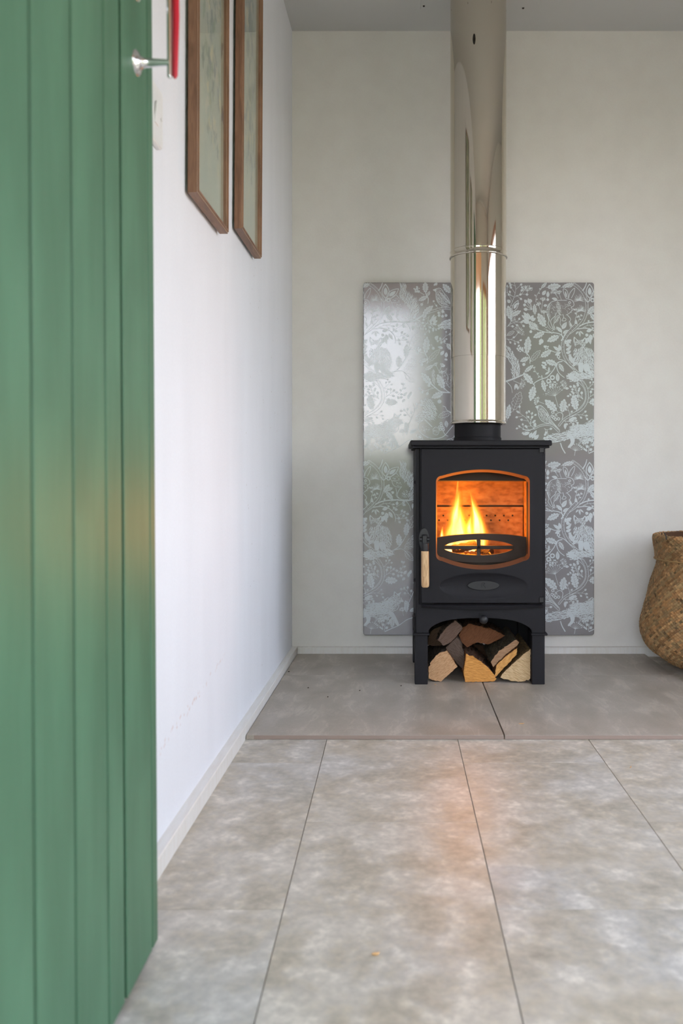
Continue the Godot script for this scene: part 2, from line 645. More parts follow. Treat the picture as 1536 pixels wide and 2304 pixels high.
func build_materials() -> void:
	var fine := noise(512, 512, 0.25, 2, 3)
	var soft := noise(512, 512, 0.02, 4, 4)
	var brush := noise(512, 512, 0.06, 3, 5, FastNoiseLite.TYPE_SIMPLEX_SMOOTH, Vector2i(1, 8))

	M.wall = mat(Color.WHITE, 0.6)
	M.wall.albedo_texture = ramp_texture(512, 512, soft, fine, c8(227, 224, 219), c8(230, 227, 222), c8(232, 230, 225), 1.0, 0.012)
	bumpy(triplanar(M.wall, 0.9), fine, 512, 512, 0.02)
	M.left_wall = mat(Color.WHITE, 0.85)
	M.left_wall.albedo_texture = left_wall_texture()
	M.ceiling = mat(c8(200, 200, 199), 0.75)
	M.trim = mat(Color.WHITE, 0.5)
	M.trim.albedo_texture = ramp_texture(512, 512, brush, fine, c8(224, 220, 214), c8(228, 226, 222), c8(230, 229, 227), 1.0, 0.03)
	triplanar(M.trim, 2.5)
	M.subfloor = mat(c8(60, 54, 50), 0.9)

	M.tile = mat(Color.WHITE, 0.42)
	M.tile.albedo_texture = stone_floor()
	M.tile.uv1_scale = Vector3(1 / 1.3, 1 / 1.3, 1)
	bumpy(M.tile, noise(512, 512, 0.03, 5, 8), 512, 512, 0.05)
	M.tile.metallic_specular = 0.5
	M.hearth = mat(Color.WHITE, 0.42)
	M.hearth.albedo_texture = stone_hearth()
	M.hearth.uv1_scale = Vector3(1 / 0.8, 1 / 0.8, 1)
	bumpy(M.hearth, noise(512, 512, 0.05, 5, 9), 512, 512, 0.04)
	M.hearth_edge = mat(c8(150, 132, 122), 0.7)

	var drips := noise(512, 512, 0.012, 4, 21, FastNoiseLite.TYPE_SIMPLEX_SMOOTH, Vector2i(1, 4))
	M.green = mat(Color.WHITE, 0.5)
	M.green.albedo_texture = ramp_texture(512, 512, drips, fine, c8(69, 108, 82), c8(73, 113, 87), c8(78, 119, 92), 1.6, 0.03)
	M.green.uv1_scale = Vector3(1.6, 1.6, 1)
	bumpy(M.green, noise(512, 512, 0.05, 4, 22, FastNoiseLite.TYPE_SIMPLEX_SMOOTH, Vector2i(1, 8)), 512, 512, 0.03)
	M.green_edge = mat(c8(104, 72, 62), 0.7)

	M.iron = mat(c8(27, 26, 30), 0.6)
	M.iron.metallic_specular = 0.36
	bumpy(triplanar(M.iron, 7.0), noise(256, 256, 0.35, 2, 41), 256, 256, 0.035)
	M.iron_smooth = mat(c8(28, 28, 31), 0.45)
	M.black = mat(c8(10, 9, 9), 0.8)
	M.steel = mat(c8(214, 206, 192), 0.06, 1.0)
	M.chrome = mat(c8(225, 225, 228), 0.12, 1.0)
	M.red = mat(c8(196, 14, 44), 0.3)
	M.screw = mat(c8(60, 56, 52), 0.4, 0.7)
	M.plastic = mat(c8(232, 232, 232), 0.35)
	M.pane = mat(Color(0.9, 0.95, 0.93, 0.05), 0.02)
	M.pane.transparency = BaseMaterial3D.TRANSPARENCY_ALPHA
	M.stove_glass = mat(Color(0.3, 0.25, 0.2, 0.04), 0.04)
	M.stove_glass.metallic_specular = 0.1
	M.stove_glass.transparency = BaseMaterial3D.TRANSPARENCY_ALPHA

	M.frame = mat(Color.WHITE, 0.45)
	M.frame.albedo_texture = wood_texture(c8(110, 78, 57), c8(134, 98, 74), c8(154, 116, 90), 61, 2.0)
	triplanar(M.frame, 3.0)
	M.fillet = mat(c8(186, 170, 150), 0.5)
	M.art_a = mat(Color.WHITE, 0.8)
	M.art_a.albedo_texture = print_texture(71, 0.62)
	M.art_b = mat(Color.WHITE, 0.8)
	M.art_b.albedo_texture = print_texture(83, 0.45)
	M.oak = mat(Color.WHITE, 0.5)
	M.oak.albedo_texture = wood_texture(c8(164, 124, 84), c8(203, 166, 122), c8(222, 190, 148), 63, 3.0)
	M.oak.uv1_scale = Vector3(16, 7, 1)
	M.window_wood = mat(Color.WHITE, 0.5)
	M.window_wood.albedo_texture = wood_texture(c8(150, 92, 56), c8(186, 124, 80), c8(206, 146, 100), 65, 3.0)
	triplanar(M.window_wood, 2.0)

	# firewood: the ends take their tone from vertex colours
	M.cut = mat(Color.WHITE, 0.8)
	M.cut.albedo_texture = ramp_texture(512, 512, noise(512, 512, 0.07, 3, 91, FastNoiseLite.TYPE_SIMPLEX_SMOOTH, Vector2i(8, 1)), fine, c8(212, 196, 172), c8(240, 230, 216), c8(255, 250, 240), 1.5, 0.22)
	M.cut.vertex_color_use_as_albedo = true
	M.cut.uv1_scale = Vector3(9, 9, 1)
	bumpy(M.cut, noise(256, 256, 0.08, 4, 92, FastNoiseLite.TYPE_SIMPLEX_SMOOTH, Vector2i(4, 1)), 256, 256, 0.15)
	M.bark = mat(Color.WHITE, 0.9)
	M.bark.albedo_texture = ramp_texture(512, 512, noise(512, 512, 0.03, 5, 93), fine, c8(120, 100, 84), c8(190, 176, 160), c8(250, 246, 236), 2.4, 0.5)
	M.bark.vertex_color_use_as_albedo = true
	triplanar(M.bark, 9.0, false)
	bumpy(M.bark, noise(256, 256, 0.05, 4, 94), 256, 256, 0.5)
	M.straw_skin = mat(c8(84, 56, 36), 0.9)
	M.straw = mat(Color.WHITE, 0.7)
	M.straw.vertex_color_use_as_albedo = true
	M.brick = mat(Color.WHITE, 0.9)
	M.brick.albedo_texture = ramp_texture(512, 512, noise(512, 512, 0.02, 5, 95, FastNoiseLite.TYPE_SIMPLEX_SMOOTH, Vector2i(2, 1)), fine, c8(118, 82, 50), c8(152, 110, 68), c8(168, 128, 84), 1.3, 0.2)
	triplanar(M.brick, 4.0)
	M.seal = mat(c8(92, 58, 36), 0.9)
	M.soot = mat(c8(52, 44, 40), 0.85)
	M.grass = mat(Color.WHITE, 0.9)
	M.grass.albedo_texture = ramp_texture(512, 512, soft, fine, c8(74, 98, 44), c8(98, 124, 60), c8(122, 144, 74), 1.6, 0.5)
	triplanar(M.grass, 0.5)
	M.gravel = mat(Color.WHITE, 0.9)
	M.gravel.albedo_texture = ramp_texture(512, 512, soft, fine, c8(116, 106, 88), c8(132, 122, 102), c8(150, 140, 120), 1.4, 0.3)
	triplanar(M.gravel, 0.7)
	M.leaf = mat(c8(118, 130, 84), 0.8)
	M.chip = mat(c8(216, 172, 120), 0.8)
	M.dark_chip = mat(c8(58, 44, 36), 0.9)


func glow(color: Color, energy: float, alpha := 1.0) -> StandardMaterial3D:
	var m := mat(Color(color.r * 0.4, color.g * 0.4, color.b * 0.4, alpha), 1.0)
	m.metallic_specular = 0.0
	m.emission_enabled = true
	m.emission = color
	m.emission_energy_multiplier = energy
	if alpha < 1.0:
		m.transparency = BaseMaterial3D.TRANSPARENCY_ALPHA
	return m


# ---------------------------------------------------------------- the room
func floor_tile(x0: float, x1: float, z0: float, z1: float, parent: Node) -> void:
	var g := 0.0007
	var s := Shape.new()
	s.box(Vector3(x0 + g, -0.008, -z1 + g * 0.7), Vector3(x1 - g, 0.0, -z0 - g * 0.7), 0.0003)
	var shift := Vector2(rng.randf(), rng.randf()) * 1.3
	var flip := 1.0 if rng.randf() < 0.5 else -1.0
	for i in s.uv.size():
		s.uv[i] = Vector2(s.uv[i].x, s.uv[i].y * 1.0) * flip + shift
	obj("floor_tile", s, M.tile, parent)


func build_room() -> void:
	rng.seed = 5
	var fl := structure("floor", "pale beige stone-look floor tiles laid in long staggered rows", "floor")
	obj("underlay", Shape.new().box(Vector3(-0.5, -0.12, -3.25), Vector3(1.75, -0.0085, -0.3)), M.subfloor, fl)
	for k in 7:
		var x0 := -0.496 + 0.325 * k
		var start: float = [1.952, 1.621][k % 2] - 0.653 * 3.0
		var z := start
		while z < 3.1:
			var z0 := maxf(z, 0.34)
			var z1 := minf(z + 0.653, 3.1)
			if z1 > z0 + 0.02:
				floor_tile(maxf(x0, -0.44), minf(x0 + 0.325, 1.76), z0, z1, fl)
			z += 0.653

	# walls with thickness; the camera stands in the open doorway of the front wall
	var top := 2.259
	struct_mesh("wall_back", Shape.new().box(Vector3(-0.55, -0.1, -3.22), Vector3(1.9, top + 0.1, -WALL_Z)), M.wall, "off-white painted back wall behind the stove", "wall")
	var wl := Shape.new()
	var n0 := wall_x(0.28)
	var n1 := wall_x(3.09)
	var a := Vector3(n0, -0.1, -0.28)
	var b := Vector3(n1, -0.1, -3.09)
	var up := Vector3(0, top + 0.2, 0)
	var wuv := func(p: Vector3) -> Vector2: return Vector2((-p.z - 0.38) / 2.707, (2.3 - p.y) / 2.3)
	wl.quad_uv(a, b, b + up, a + up, Vector3(1, 0, 0), wuv.call(a), wuv.call(b), wuv.call(b + up), wuv.call(a + up))
	wl.quad(a + Vector3(-0.12, 0, 0), b + Vector3(-0.12, 0, 0), b + up + Vector3(-0.12, 0, 0), a + up + Vector3(-0.12, 0, 0), Vector3(-1, 0, 0))
	wl.quad(a, a + up, a + up + Vector3(-0.12, 0, 0), a + Vector3(-0.12, 0, 0), Vector3(0, 0, 1))
	wl.quad(b, b + up, b + up + Vector3(-0.12, 0, 0), b + Vector3(-0.12, 0, 0), Vector3(0, 0, -1))
	wl.quad(a + up, b + up, b + up + Vector3(-0.12, 0, 0), a + up + Vector3(-0.12, 0, 0), Vector3.UP)
	struct_mesh("wall_left", wl, M.left_wall, "white painted left wall with faint rusty scuffs near the floor", "wall")
	var ceil_node := struct_mesh("ceiling", Shape.new().box(Vector3(-0.55, top, -3.22), Vector3(1.9, top + 0.1, -0.2)), M.ceiling, "flat grey-white ceiling above the flue pipe", "ceiling")

	# the right wall with its window, and the front wall with doorway and window (behind the camera)
	var rw := Shape.new()
	var wx := 1.75
	for r in [[0.28, 0.55, -0.1, 2.35], [2.2, 3.2, -0.1, 2.35], [0.55, 2.2, -0.1, 0.5], [0.55, 2.2, 1.92, 2.35]]:
		rw.box(Vector3(wx, r[2], -r[1]), Vector3(wx + 0.12, r[3], -r[0]))
	struct_mesh("wall_right", rw, M.wall, "off-white right wall with a wide wood-framed window", "wall")
	var fw := Shape.new()
	for r in [[-0.55, -0.37, -0.1, 2.35], [-0.37, 0.55, 2.0, 2.35], [0.55, 0.8, -0.1, 2.35], [0.8, 1.55, -0.1, 0.75], [0.8, 1.55, 1.8, 2.35], [1.55, 1.87, -0.1, 2.35]]:
		fw.box(Vector3(r[0], r[2], -0.38), Vector3(r[1], r[3], -0.28))
	struct_mesh("wall_front", fw, M.wall, "off-white front wall around the open doorway", "wall")
	window("window_1", Vector3(wx + 0.06, 0.5, -2.2), Vector3(0, 0, 1), 1.65, 1.42, "wood-framed window in the right wall facing the white wall")
	window("window_2", Vector3(0.8, 0.75, -0.33), Vector3(1, 0, 0), 0.75, 1.05, "wood-framed window in the front wall beside the doorway")

	# baseboards: square white battens
	var bz := 3.066
	var bb := Shape.new().box(Vector3(-0.3535, 0.0, -WALL_Z), Vector3(1.75, 0.0335, -bz), 0.0015)
	struct_mesh("baseboard_back", bb, M.trim, "low white batten along the foot of the back wall", "baseboard")
	var bl := Shape.new()
	var w := 0.0205
	var p0 := Vector3(wall_x(0.4), 0, -0.4)
	var p1 := Vector3(wall_x(WALL_Z), 0, -WALL_Z)
	var h := 0.0335
	var rows := [[0.0, 0.0], [w, 0.0], [w, h - 0.0015], [w - 0.0015, h], [0.0, h]]
	for k in 4:
		var q0 := Vector3(rows[k][0], rows[k][1], 0)
		var q1 := Vector3(rows[k + 1][0], rows[k + 1][1], 0)
		var d := q1 - q0
		bl.quad(p0 + q0, p1 + q0, p1 + q1, p0 + q1, Vector3(d.y, -d.x, 0))
	bl.quad(p0, p0 + Vector3(w, 0, 0), p0 + Vector3(w, h, 0), p0 + Vector3(0, h, 0), Vector3(0, 0, 1))
	bl.quad(p1, p1 + Vector3(w, 0, 0), p1 + Vector3(w, h, 0), p1 + Vector3(0, h, 0), Vector3(0, 0, -1))
	struct_mesh("baseboard_left", bl, M.trim, "dusty white batten along the foot of the left wall", "baseboard")

	# raised hearth of four big stone tiles
	var hearth := thing("hearth", "raised hearth of grey-brown stone slabs under the stove", "hearth", Vector3(0.27, 0, -2.6))
	for r in [[-0.3535, 0.268, 2.120, 2.743], [0.2715, 0.893, 2.120, 2.743], [-0.3480, 0.268, 2.7455, 3.064], [0.2715, 0.893, 2.7455, 3.064]]:
		var s := Shape.new()
		s.box(Vector3(r[0], 0.0005, -r[3]), Vector3(r[1], HEARTH_TOP, -r[2]), 0.0004)
		# the left edge follows the batten
		for i in s.v.size():
			if s.v[i].x < -0.34:
				s.v[i].x = wall_x(-s.v[i].z) + 0.0225
		var shift := Vector2(rng.randf(), rng.randf())
		for i in s.uv.size():
			s.uv[i] += shift
		var slab := obj("hearth_tile", s, M.hearth, hearth, hearth.position)
		if r[2] < 2.2:      # the unglazed front edge
			obj("raw_edge", Shape.new().box(Vector3(r[0] + 0.0012, 0.0008, -r[2]), Vector3(r[1] - 0.0006, HEARTH_TOP - 0.0008, -r[2] + 0.0003)), M.hearth_edge, slab, hearth.position)

	# plate on the ceiling round the flue
	var plate := thing("ceiling_plate", "white metal plate screwed to the ceiling around the flue", "plate", Vector3(0.29, top, -2.76))
	obj("plate", Shape.new().box(Vector3(0.084, top - 0.003, -2.935), Vector3(0.485, top - 0.0002, -2.57), 0.001), M.ceiling, plate, plate.position)
	for q in [[0.096, 2.915], [0.437, 2.928], [0.096, 2.6], [0.437, 2.6]]:
		obj("screw", Shape.new().lathe([Vector2(0, -0.003), Vector2(0.003, -0.0025), Vector2(0.0042, 0)], 10, Vector3(q[0], top - 0.003, -q[1])), M.screw, plate, plate.position)

	# outside, seen only in reflections: pale gravel, hedges, and the porch roof over the doorway
	struct_mesh("ground", Shape.new().box(Vector3(-30, -0.6, -8), Vector3(30, -0.15, 30)), M.gravel, "pale gravel yard outside the doorway", "ground")
	hedge(Vector3(0.32, -0.15, 4.0), Vector3(4.2, 3.0, 5.4), "tall clipped hedge outside to the right of the doorway", 401)
	hedge(Vector3(-9.0, -0.15, 10.0), Vector3(9.0, 1.1, 11.2), "long low hedge at the far end of the yard", 402)
	struct_mesh("porch_roof", Shape.new().box(Vector3(-0.9, 2.06, -0.28), Vector3(1.9, 2.12, 1.2)), M.window_wood, "wooden porch roof over the doorway", "roof")


func hedge(lo: Vector3, hi: Vector3, label: String, seed_: int) -> void:
	rng.seed = seed_
	var s := Shape.new()
	var n := 26
	var path := [Vector2(lo.z, lo.y), Vector2(lo.z, (lo.y + hi.y) / 2), Vector2(lo.z + 0.1, hi.y - 0.1), Vector2((lo.z + hi.z) / 2, hi.y), Vector2(hi.z - 0.1, hi.y - 0.1), Vector2(hi.z, (lo.y + hi.y) / 2), Vector2(hi.z, lo.y)]
	var rows := []
	for i in n + 1:
		var row := PackedVector3Array()
		for q in path:
			for k in 4:
				row.append(Vector3(lerpf(lo.x, hi.x, float(i) / n), q.y, q.x) + Vector3(rng.randfn(), rng.randfn(), rng.randfn()) * 0.04)
		rows.append(row)
	for i in n + 1:
		for j in range(0, rows[i].size() - 4):
			var q := j / 4
			var t := (j % 4) / 4.0
			var d: Vector2 = path[q + 1] - path[q]
			rows[i][j] += Vector3(0, d.y * t, d.x * t)
	s.grid(rows, false, Vector3(0, 0.5, -1))
	for e in [0, n]:
		for j in range(1, rows[e].size() - 1):
			s.flat(rows[e][0], rows[e][j], rows[e][j + 1], Vector3(-1 if e == 0 else 1, 0, 0))
	struct_mesh("hedge", s, M.leaf, label, "hedge")


func window(called: String, base: Vector3, along: Vector3, width: float, height: float, label: String) -> void:
	var o := structure(called, label, "window")
	o.position = base
	var side := along.cross(Vector3.UP)
	var put := func(part: String, u0: float, u1: float, y0: float, y1: float, d: float, m: Material) -> void:
		var p := along * u0 + Vector3.UP * y0 - side * d
		var q := along * u1 + Vector3.UP * y1 + side * d
		var lo := Vector3(minf(p.x, q.x), minf(p.y, q.y), minf(p.z, q.z))
		var hi := Vector3(maxf(p.x, q.x), maxf(p.y, q.y), maxf(p.z, q.z))
		obj(part, Shape.new().box(lo, hi, 0.0), m, o)
	put.call("window_frame", 0.0, width, 0.0, 0.05, 0.045, M.window_wood)
	put.call("window_frame", 0.0, width, height - 0.05, height, 0.045, M.window_wood)
	put.call("window_frame", 0.0, 0.05, 0.05, height - 0.05, 0.045, M.window_wood)
	put.call("window_frame", width - 0.05, width, 0.05, height - 0.05, 0.045, M.window_wood)
	put.call("glazing_bar", width / 2 - 0.02, width / 2 + 0.02, 0.05, height - 0.05, 0.03, M.window_wood)
	put.call("pane", 0.05, width / 2 - 0.02, 0.05, height - 0.05, 0.002, M.pane)
	put.call("pane", width / 2 + 0.02, width - 0.05, 0.05, height - 0.05, 0.002, M.pane)


# ---------------------------------------------------------------- the green door
func build_door() -> void:
	var x := -0.3337
	var thick := 0.036
	var hi := 1.98
	var lo := 0.011
	var door := thing("door_1", "green painted board door standing open against the left wall", "door", Vector3(x - thick, 0, -0.40))
	door.set_meta("kind", "structure")
	var edges := [0.40, 0.492, 0.592, 0.692, 0.7935, 0.8945, 0.9955]
	for k in edges.size() - 1:
		board(door, edges[k], edges[k + 1], x, lo, hi, 0.0042)
	board(door, 0.9955, 1.0545, x, lo, hi, 0.0042)
	board(door, 1.0545, 1.170, x + 0.0008, lo, hi, 0.0060)
	board(door, 1.170, 1.1975, x + 0.0008, lo, hi, 0.0030)
	obj("door_core", Shape.new().box(Vector3(x - thick, lo + 0.002, -1.196), Vector3(x - 0.012, hi - 0.002, -0.401)), M.green, door, door.position)
	door.rotation_degrees.z = 0.36
	door.position.x -= 0.0006


# one board; a gap lies before it, and its near edge is cut back under the face as a tongue-and-groove board's is
func board(door: Node3D, z0: float, z1: float, x: float, lo: float, hi: float, gap: float) -> void:
	var s := Shape.new()
	var b := x - 0.011
	var p := [Vector2(b, -z0 - gap - 0.007), Vector2(x - 0.0012, -z0 - gap - 0.0006), Vector2(x, -z0 - gap - 0.0014), Vector2(x, -z1 + 0.0012), Vector2(x - 0.0012, -z1), Vector2(b, -z1)]
	var mid := Vector2(x - 0.006, -(z0 + z1) / 2.0)
	for k in p.size():
		var a: Vector2 = p[k]
		var c: Vector2 = p[(k + 1) % p.size()]
		var hint := Vector3((c - a).y, 0, -(c - a).x)
		var m := (a + c) / 2.0 - mid
		if hint.dot(Vector3(m.x, 0, m.y)) < 0.0:
			hint = -hint
		s.quad(Vector3(a.x, lo, a.y), Vector3(c.x, lo, c.y), Vector3(c.x, hi, c.y), Vector3(a.x, hi, a.y), hint)
	for y in [lo, hi]:
		for k in range(1, p.size() - 1):
			s.flat(Vector3(p[0].x, y, p[0].y), Vector3(p[k].x, y, p[k].y), Vector3(p[k + 1].x, y, p[k + 1].y), Vector3(0, 1 if y == hi else -1, 0))
	var shift := Vector2(rng.randf(), rng.randf())
	for i in s.uv.size():
		s.uv[i] += shift
	obj("board", s, M.green, door, door.position)


# the pull handle on the door: chrome rose and arm, upright bar with a red outer face
func build_door_handle() -> void:
	var door: Node3D = get_node("door_1")
	var x := -0.3335
	var z := 1.121
	var y := 1.203
	var root := Node3D.new()
	root.name = "pull_handle"
	door.add_child(root, true)
	root.position = Vector3(x, y, -z) - door.position
	var side := Transform3D(Basis(Vector3(0, 0, 1), -PI / 2), Vector3.ZERO)      # y of the profile points into the room
	var rose := Shape.new().lathe([Vector2(0, 0.0), Vector2(0.0165, 0.0), Vector2(0.0165, 0.002), Vector2(0.013, 0.0045), Vector2(0.008, 0.007), Vector2(0.0062, 0.012), Vector2(0.0055, 0.02), Vector2(0.0042, 0.044), Vector2(0, 0.0445)], 28, Vector3.ZERO, 60.0)
	obj("rose", rose.moved(side), M.chrome, root)
	var out := 0.0475
	var bar := Shape.new()
	bar.tube([Vector3(out - 0.003, -0.0205, 0), Vector3(out - 0.003, -0.018, 0), Vector3(out - 0.003, 0.13, 0), Vector3(out - 0.003, 0.2, 0)], [0.0015, 0.0036, 0.0038, 0.0038], 14)
	obj("bar", bar, M.chrome, root)
	var grip := Shape.new()
	grip.tube([Vector3(out + 0.0035, -0.021, 0), Vector3(out + 0.004, -0.017, 0), Vector3(out + 0.0055, 0.06, 0), Vector3(out + 0.0045, 0.16, 0), Vector3(out + 0.004, 0.2, 0)], [0.0012, 0.0032, 0.0044, 0.0042, 0.0036], 14)
	obj("grip", grip, M.red, root)
	var esc := Shape.new().lathe([Vector2(0.021, 0.0), Vector2(0.021, 0.0015), Vector2(0.017, 0.004), Vector2(0.006, 0.004), Vector2(0.006, 0.001), Vector2(0, 0.001)], 28, Vector3.ZERO, 60.0)
	esc.moved(side)
	esc.moved(Transform3D(Basis(), Vector3(0, 0.104, 0.0)))
	obj("escutcheon", esc, M.chrome, root)


# ---------------------------------------------------------------- the stove
const SZ := 2.623      # distance of the stove's front face


func arch_loop(left: float, right: float, top_side: float, top_mid: float, bot_side: float, bot_mid: float, r: float, z: float) -> PackedVector2Array:
	# the window opening in frame pixels, turned into metres at z
	var p := PackedVector2Array()
	var corner := func(c: Vector2, a0: float) -> void:
		for k in 7:
			var t := deg_to_rad(a0 + 90.0 * k / 6.0)
			p.append(c + Vector2(cos(t), -sin(t)) * r)
	var arc := func(x0: float, x1: float, ys: float, ym: float) -> void:
		for k in range(1, 16):
			var t := k / 16.0
			p.append(Vector2(lerpf(x0, x1, t), ys + (ym - ys) * (1.0 - pow(2.0 * t - 1.0, 2.0))))
	corner.call(Vector2(right - r, top_side + r), 0.0)
	arc.call(right - r, left + r, top_side, top_mid)
	corner.call(Vector2(left + r, top_side + r), 90.0)
	corner.call(Vector2(left + r, bot_side - r), 180.0)
	arc.call(left + r, right - r, bot_side, bot_mid)
	corner.call(Vector2(right - r, bot_side - r), 270.0)
	var o := PackedVector2Array()
	for q in p:
		var w := at(q.x, q.y, z)
		o.append(Vector2(w.x, w.y))
	return o


func ray_hit(poly: PackedVector2Array, c: Vector2, angle: float) -> Vector2:
	var d := Vector2(cos(angle), sin(angle)) * 5.0
	for i in poly.size():
		var h = Geometry2D.segment_intersects_segment(c, c + d, poly[i], poly[(i + 1) % poly.size()])
		if h != null:
			return h
	return c


# flat band between two outlines seen from one middle, at heights za (outer) and zb (inner)
func band(s: Shape, outer: PackedVector2Array, inner: PackedVector2Array, c: Vector2, za: float, zb: float, hint = null) -> void:
	var angles := []
	for i in inner.size():
		angles.append((inner[i] - c).angle())
	for q in outer:
		angles.append((q - c).angle())
	angles.sort()
	for i in angles.size():
		var t0: float = angles[i]
		var t1: float = angles[(i + 1) % angles.size()]
		if absf(t1 - t0) < 1e-5:
			continue
		var a := ray_hit(outer, c, t0)
		var b := ray_hit(outer, c, t1)
		var d := ray_hit(inner, c, t0)
		var e := ray_hit(inner, c, t1)
		var mid := (d + e) / 2.0 - c
		var h: Vector3 = hint if hint != null else Vector3(-mid.x, -mid.y, 0)
		s.quad(Vector3(a.x, a.y, za), Vector3(b.x, b.y, za), Vector3(e.x, e.y, zb), Vector3(d.x, d.y, zb), h)


func rect_loop(x0: float, x1: float, y0: float, y1: float) -> PackedVector2Array:
	return PackedVector2Array([Vector2(x0, y0), Vector2(x1, y0), Vector2(x1, y1), Vector2(x0, y1)])


func build_stove() -> void:
	var z := SZ
	var st := thing("wood_stove", "black cast-iron wood burning stove with arched glass door and log store", "stove", Vector3(ax(1080, z), HEARTH_TOP, -2.79))
	var base := st.position
	var L := ax(935.0, z)
	var R := ax(1226.5, z)
	var back := -2.965
	var f := -z
	var y_top := ay(1003, z)
	var y_sill := ay(1359, z)      # foot of the firebox
	var y_arch := ay(1424.5, z)    # where the legs begin
	var floor_y := HEARTH_TOP

	# top plate with a chamfered underside
	var tl := ax(922.5, 2.60)
	var tr := ax(1241.5, 2.60)
	var yt := ay(990.5, 2.60)
	var yb := ay(1003.0, 2.60)
	obj("top_plate", Shape.new().box(Vector3(tl, yb, back - 0.01), Vector3(tr, yt, -2.597), 0.003), M.iron, st, base)
	var under := Shape.new()
	under.box(Vector3(ax(929, z), ay(1008.5, z), back), Vector3(ax(1234, z), yb - 0.0001, -2.606), 0.002)
	obj("top_rim", under, M.iron, st, base)

	# body: sides, back, floor and the front frame round the door
	var body := Shape.new()
	var yu := ay(1008.6, z)
	body.box(Vector3(L, y_arch, back), Vector3(L + 0.012, yu, f), 0.002)
	body.box(Vector3(R - 0.012, y_arch, back), Vector3(R, yu, f), 0.002)
	body.box(Vector3(L + 0.012, 0.075, back), Vector3(R - 0.012, yu, back + 0.012))
	body.box(Vector3(L + 0.012, y_sill - 0.010, back + 0.012), Vector3(R - 0.012, y_sill, f - 0.004))
	body.box(Vector3(L + 0.012, y_sill, f - 0.025), Vector3(L + 0.055, yu, f - 0.004))
	body.box(Vector3(R - 0.055, y_sill, f - 0.025), Vector3(R - 0.012, yu, f - 0.004))
	body.box(Vector3(L + 0.055, ay(1045, z), f - 0.025), Vector3(R - 0.055, yu, f - 0.004))
	obj("body", body, M.iron, st, base)
	for py in [1085.0, 1305.0]:      # bolt heads on the left side
		var bolt := Shape.new().lathe([Vector2(0, 0.006), Vector2(0.004, 0.005), Vector2(0.006, 0.0)], 12)
		bolt.moved(Transform3D(Basis(Vector3(0, 0, 1), PI / 2), Vector3(L, ay(py, 2.66), -2.66)))
		obj("bolt", bolt, M.iron, st, base)

	# arched apron over the log store
	var ap := PackedVector2Array()
	var al := L + 0.001
	var ar := R - 0.001
	ap.append(Vector2(al, y_sill - 0.001))
	ap.append(Vector2(al, y_arch))
	var il := ax(963.5, z)
	var ir := ax(1196.0, z)
	for q in spline(V([963.5, 1424.5, 966, 1416, 975, 1408, 995, 1399, 1020, 1394, 1050, 1391.6, 1080, 1391.2, 1110, 1391.6, 1140, 1394.5, 1165, 1400, 1185, 1409, 1194, 1417, 1196, 1424.5]), 3):
		ap.append(Vector2(ax(q.x, z), ay(q.y, z)))
	ap.append(Vector2(ar, y_arch))
	ap.append(Vector2(ar, y_sill - 0.001))
	obj("apron", Shape.new().prism(ap, f + 0.0005, f - 0.010, 0.0015), M.iron, st, base)

	# bowed lip under the door
	var lip_rows := []
	for k in 25:
		var t := k / 24.0
		var bow := 1.0 - pow(2.0 * t - 1.0, 2.0)
		var px := lerpf(947, 1221, t)
		var y1 := ay(1361.0, z)
		var y0 := ay(1366.0 + 5.0 * bow, z)
		var zf := f + 0.010 + 0.004 * bow
		var x := ax(px, z)
		lip_rows.append(PackedVector3Array([Vector3(x, y1, f), Vector3(x, y1, zf - 0.002), Vector3(x, y1 - 0.002, zf), Vector3(x, y0 + 0.001, zf - 0.003), Vector3(x, y0, f)]))
	var lip := Shape.new()
	for k in 24:
		for j in 4:
			var hint := Vector3(0, 1, 0.02) if j == 0 else (Vector3(0, -1, 0.1) if j == 3 else Vector3(0, 0.0, 1))
			lip.quad(lip_rows[k][j], lip_rows[k + 1][j], lip_rows[k + 1][j + 1], lip_rows[k][j + 1], hint)
	for k in [0, 24]:
		for j in range(1, 4):
			lip.flat(lip_rows[k][0], lip_rows[k][j], lip_rows[k][j + 1], Vector3(-1 if k == 0 else 1, 0, 0))
	obj("ash_lip", lip, M.iron, st, base)

	# legs with a ledge at the top; the store's side plates run back from them
	for q in [[932.8, 962.0, 928.5, 965.8], [1196.2, 1225.2, 1194.0, 1231.0]]:
		obj("leg", Shape.new().box(Vector3(ax(q[0], z), floor_y, f - 0.045), Vector3(ax(q[1], z), y_arch, f), 0.0015), M.iron, st, base)
		obj("leg", Shape.new().box(Vector3(ax(q[0], z), floor_y, back), Vector3(ax(q[1], z), y_arch, back + 0.045), 0.0015), M.iron, st, base)
		obj("ledge", Shape.new().box(Vector3(ax(q[2], z), ay(1429.5, z), f - 0.05), Vector3(ax(q[3], z), y_arch + 0.0002, f + 0.006), 0.0015), M.iron, st, base)
	for q in [[935.0, 0.006], [1226.5 - 6.0, 0.006]]:
		var x := ax(q[0], z)
		obj("side_plate", Shape.new().box(Vector3(x, ay(1500, z), back + 0.046), Vector3(x + q[1], y_arch, f - 0.046)), M.iron, st, base)
	obj("bracket", Shape.new().box(Vector3(L - 0.0055, y_arch + 0.001, -2.72), Vector3(L, ay(1391, z), -2.64), 0.001), M.iron, st, base)

	# air control knob on a short stem
	var knob := Shape.new()
	var prof := []
	for k in 17:
		var t := PI * k / 16.0
		prof.append(Vector2(sin(t) * 0.0136, -cos(t) * 0.0136))
	knob.lathe(prof, 28, Vector3.ZERO, 60.0)
	knob.moved(Transform3D(Basis(), at(1087.8, 1394.0, 2.595)))
	obj("air_knob", knob, M.iron_smooth, st, base)
	var stem_p := at(1086.5, 1391.0, 2.61)
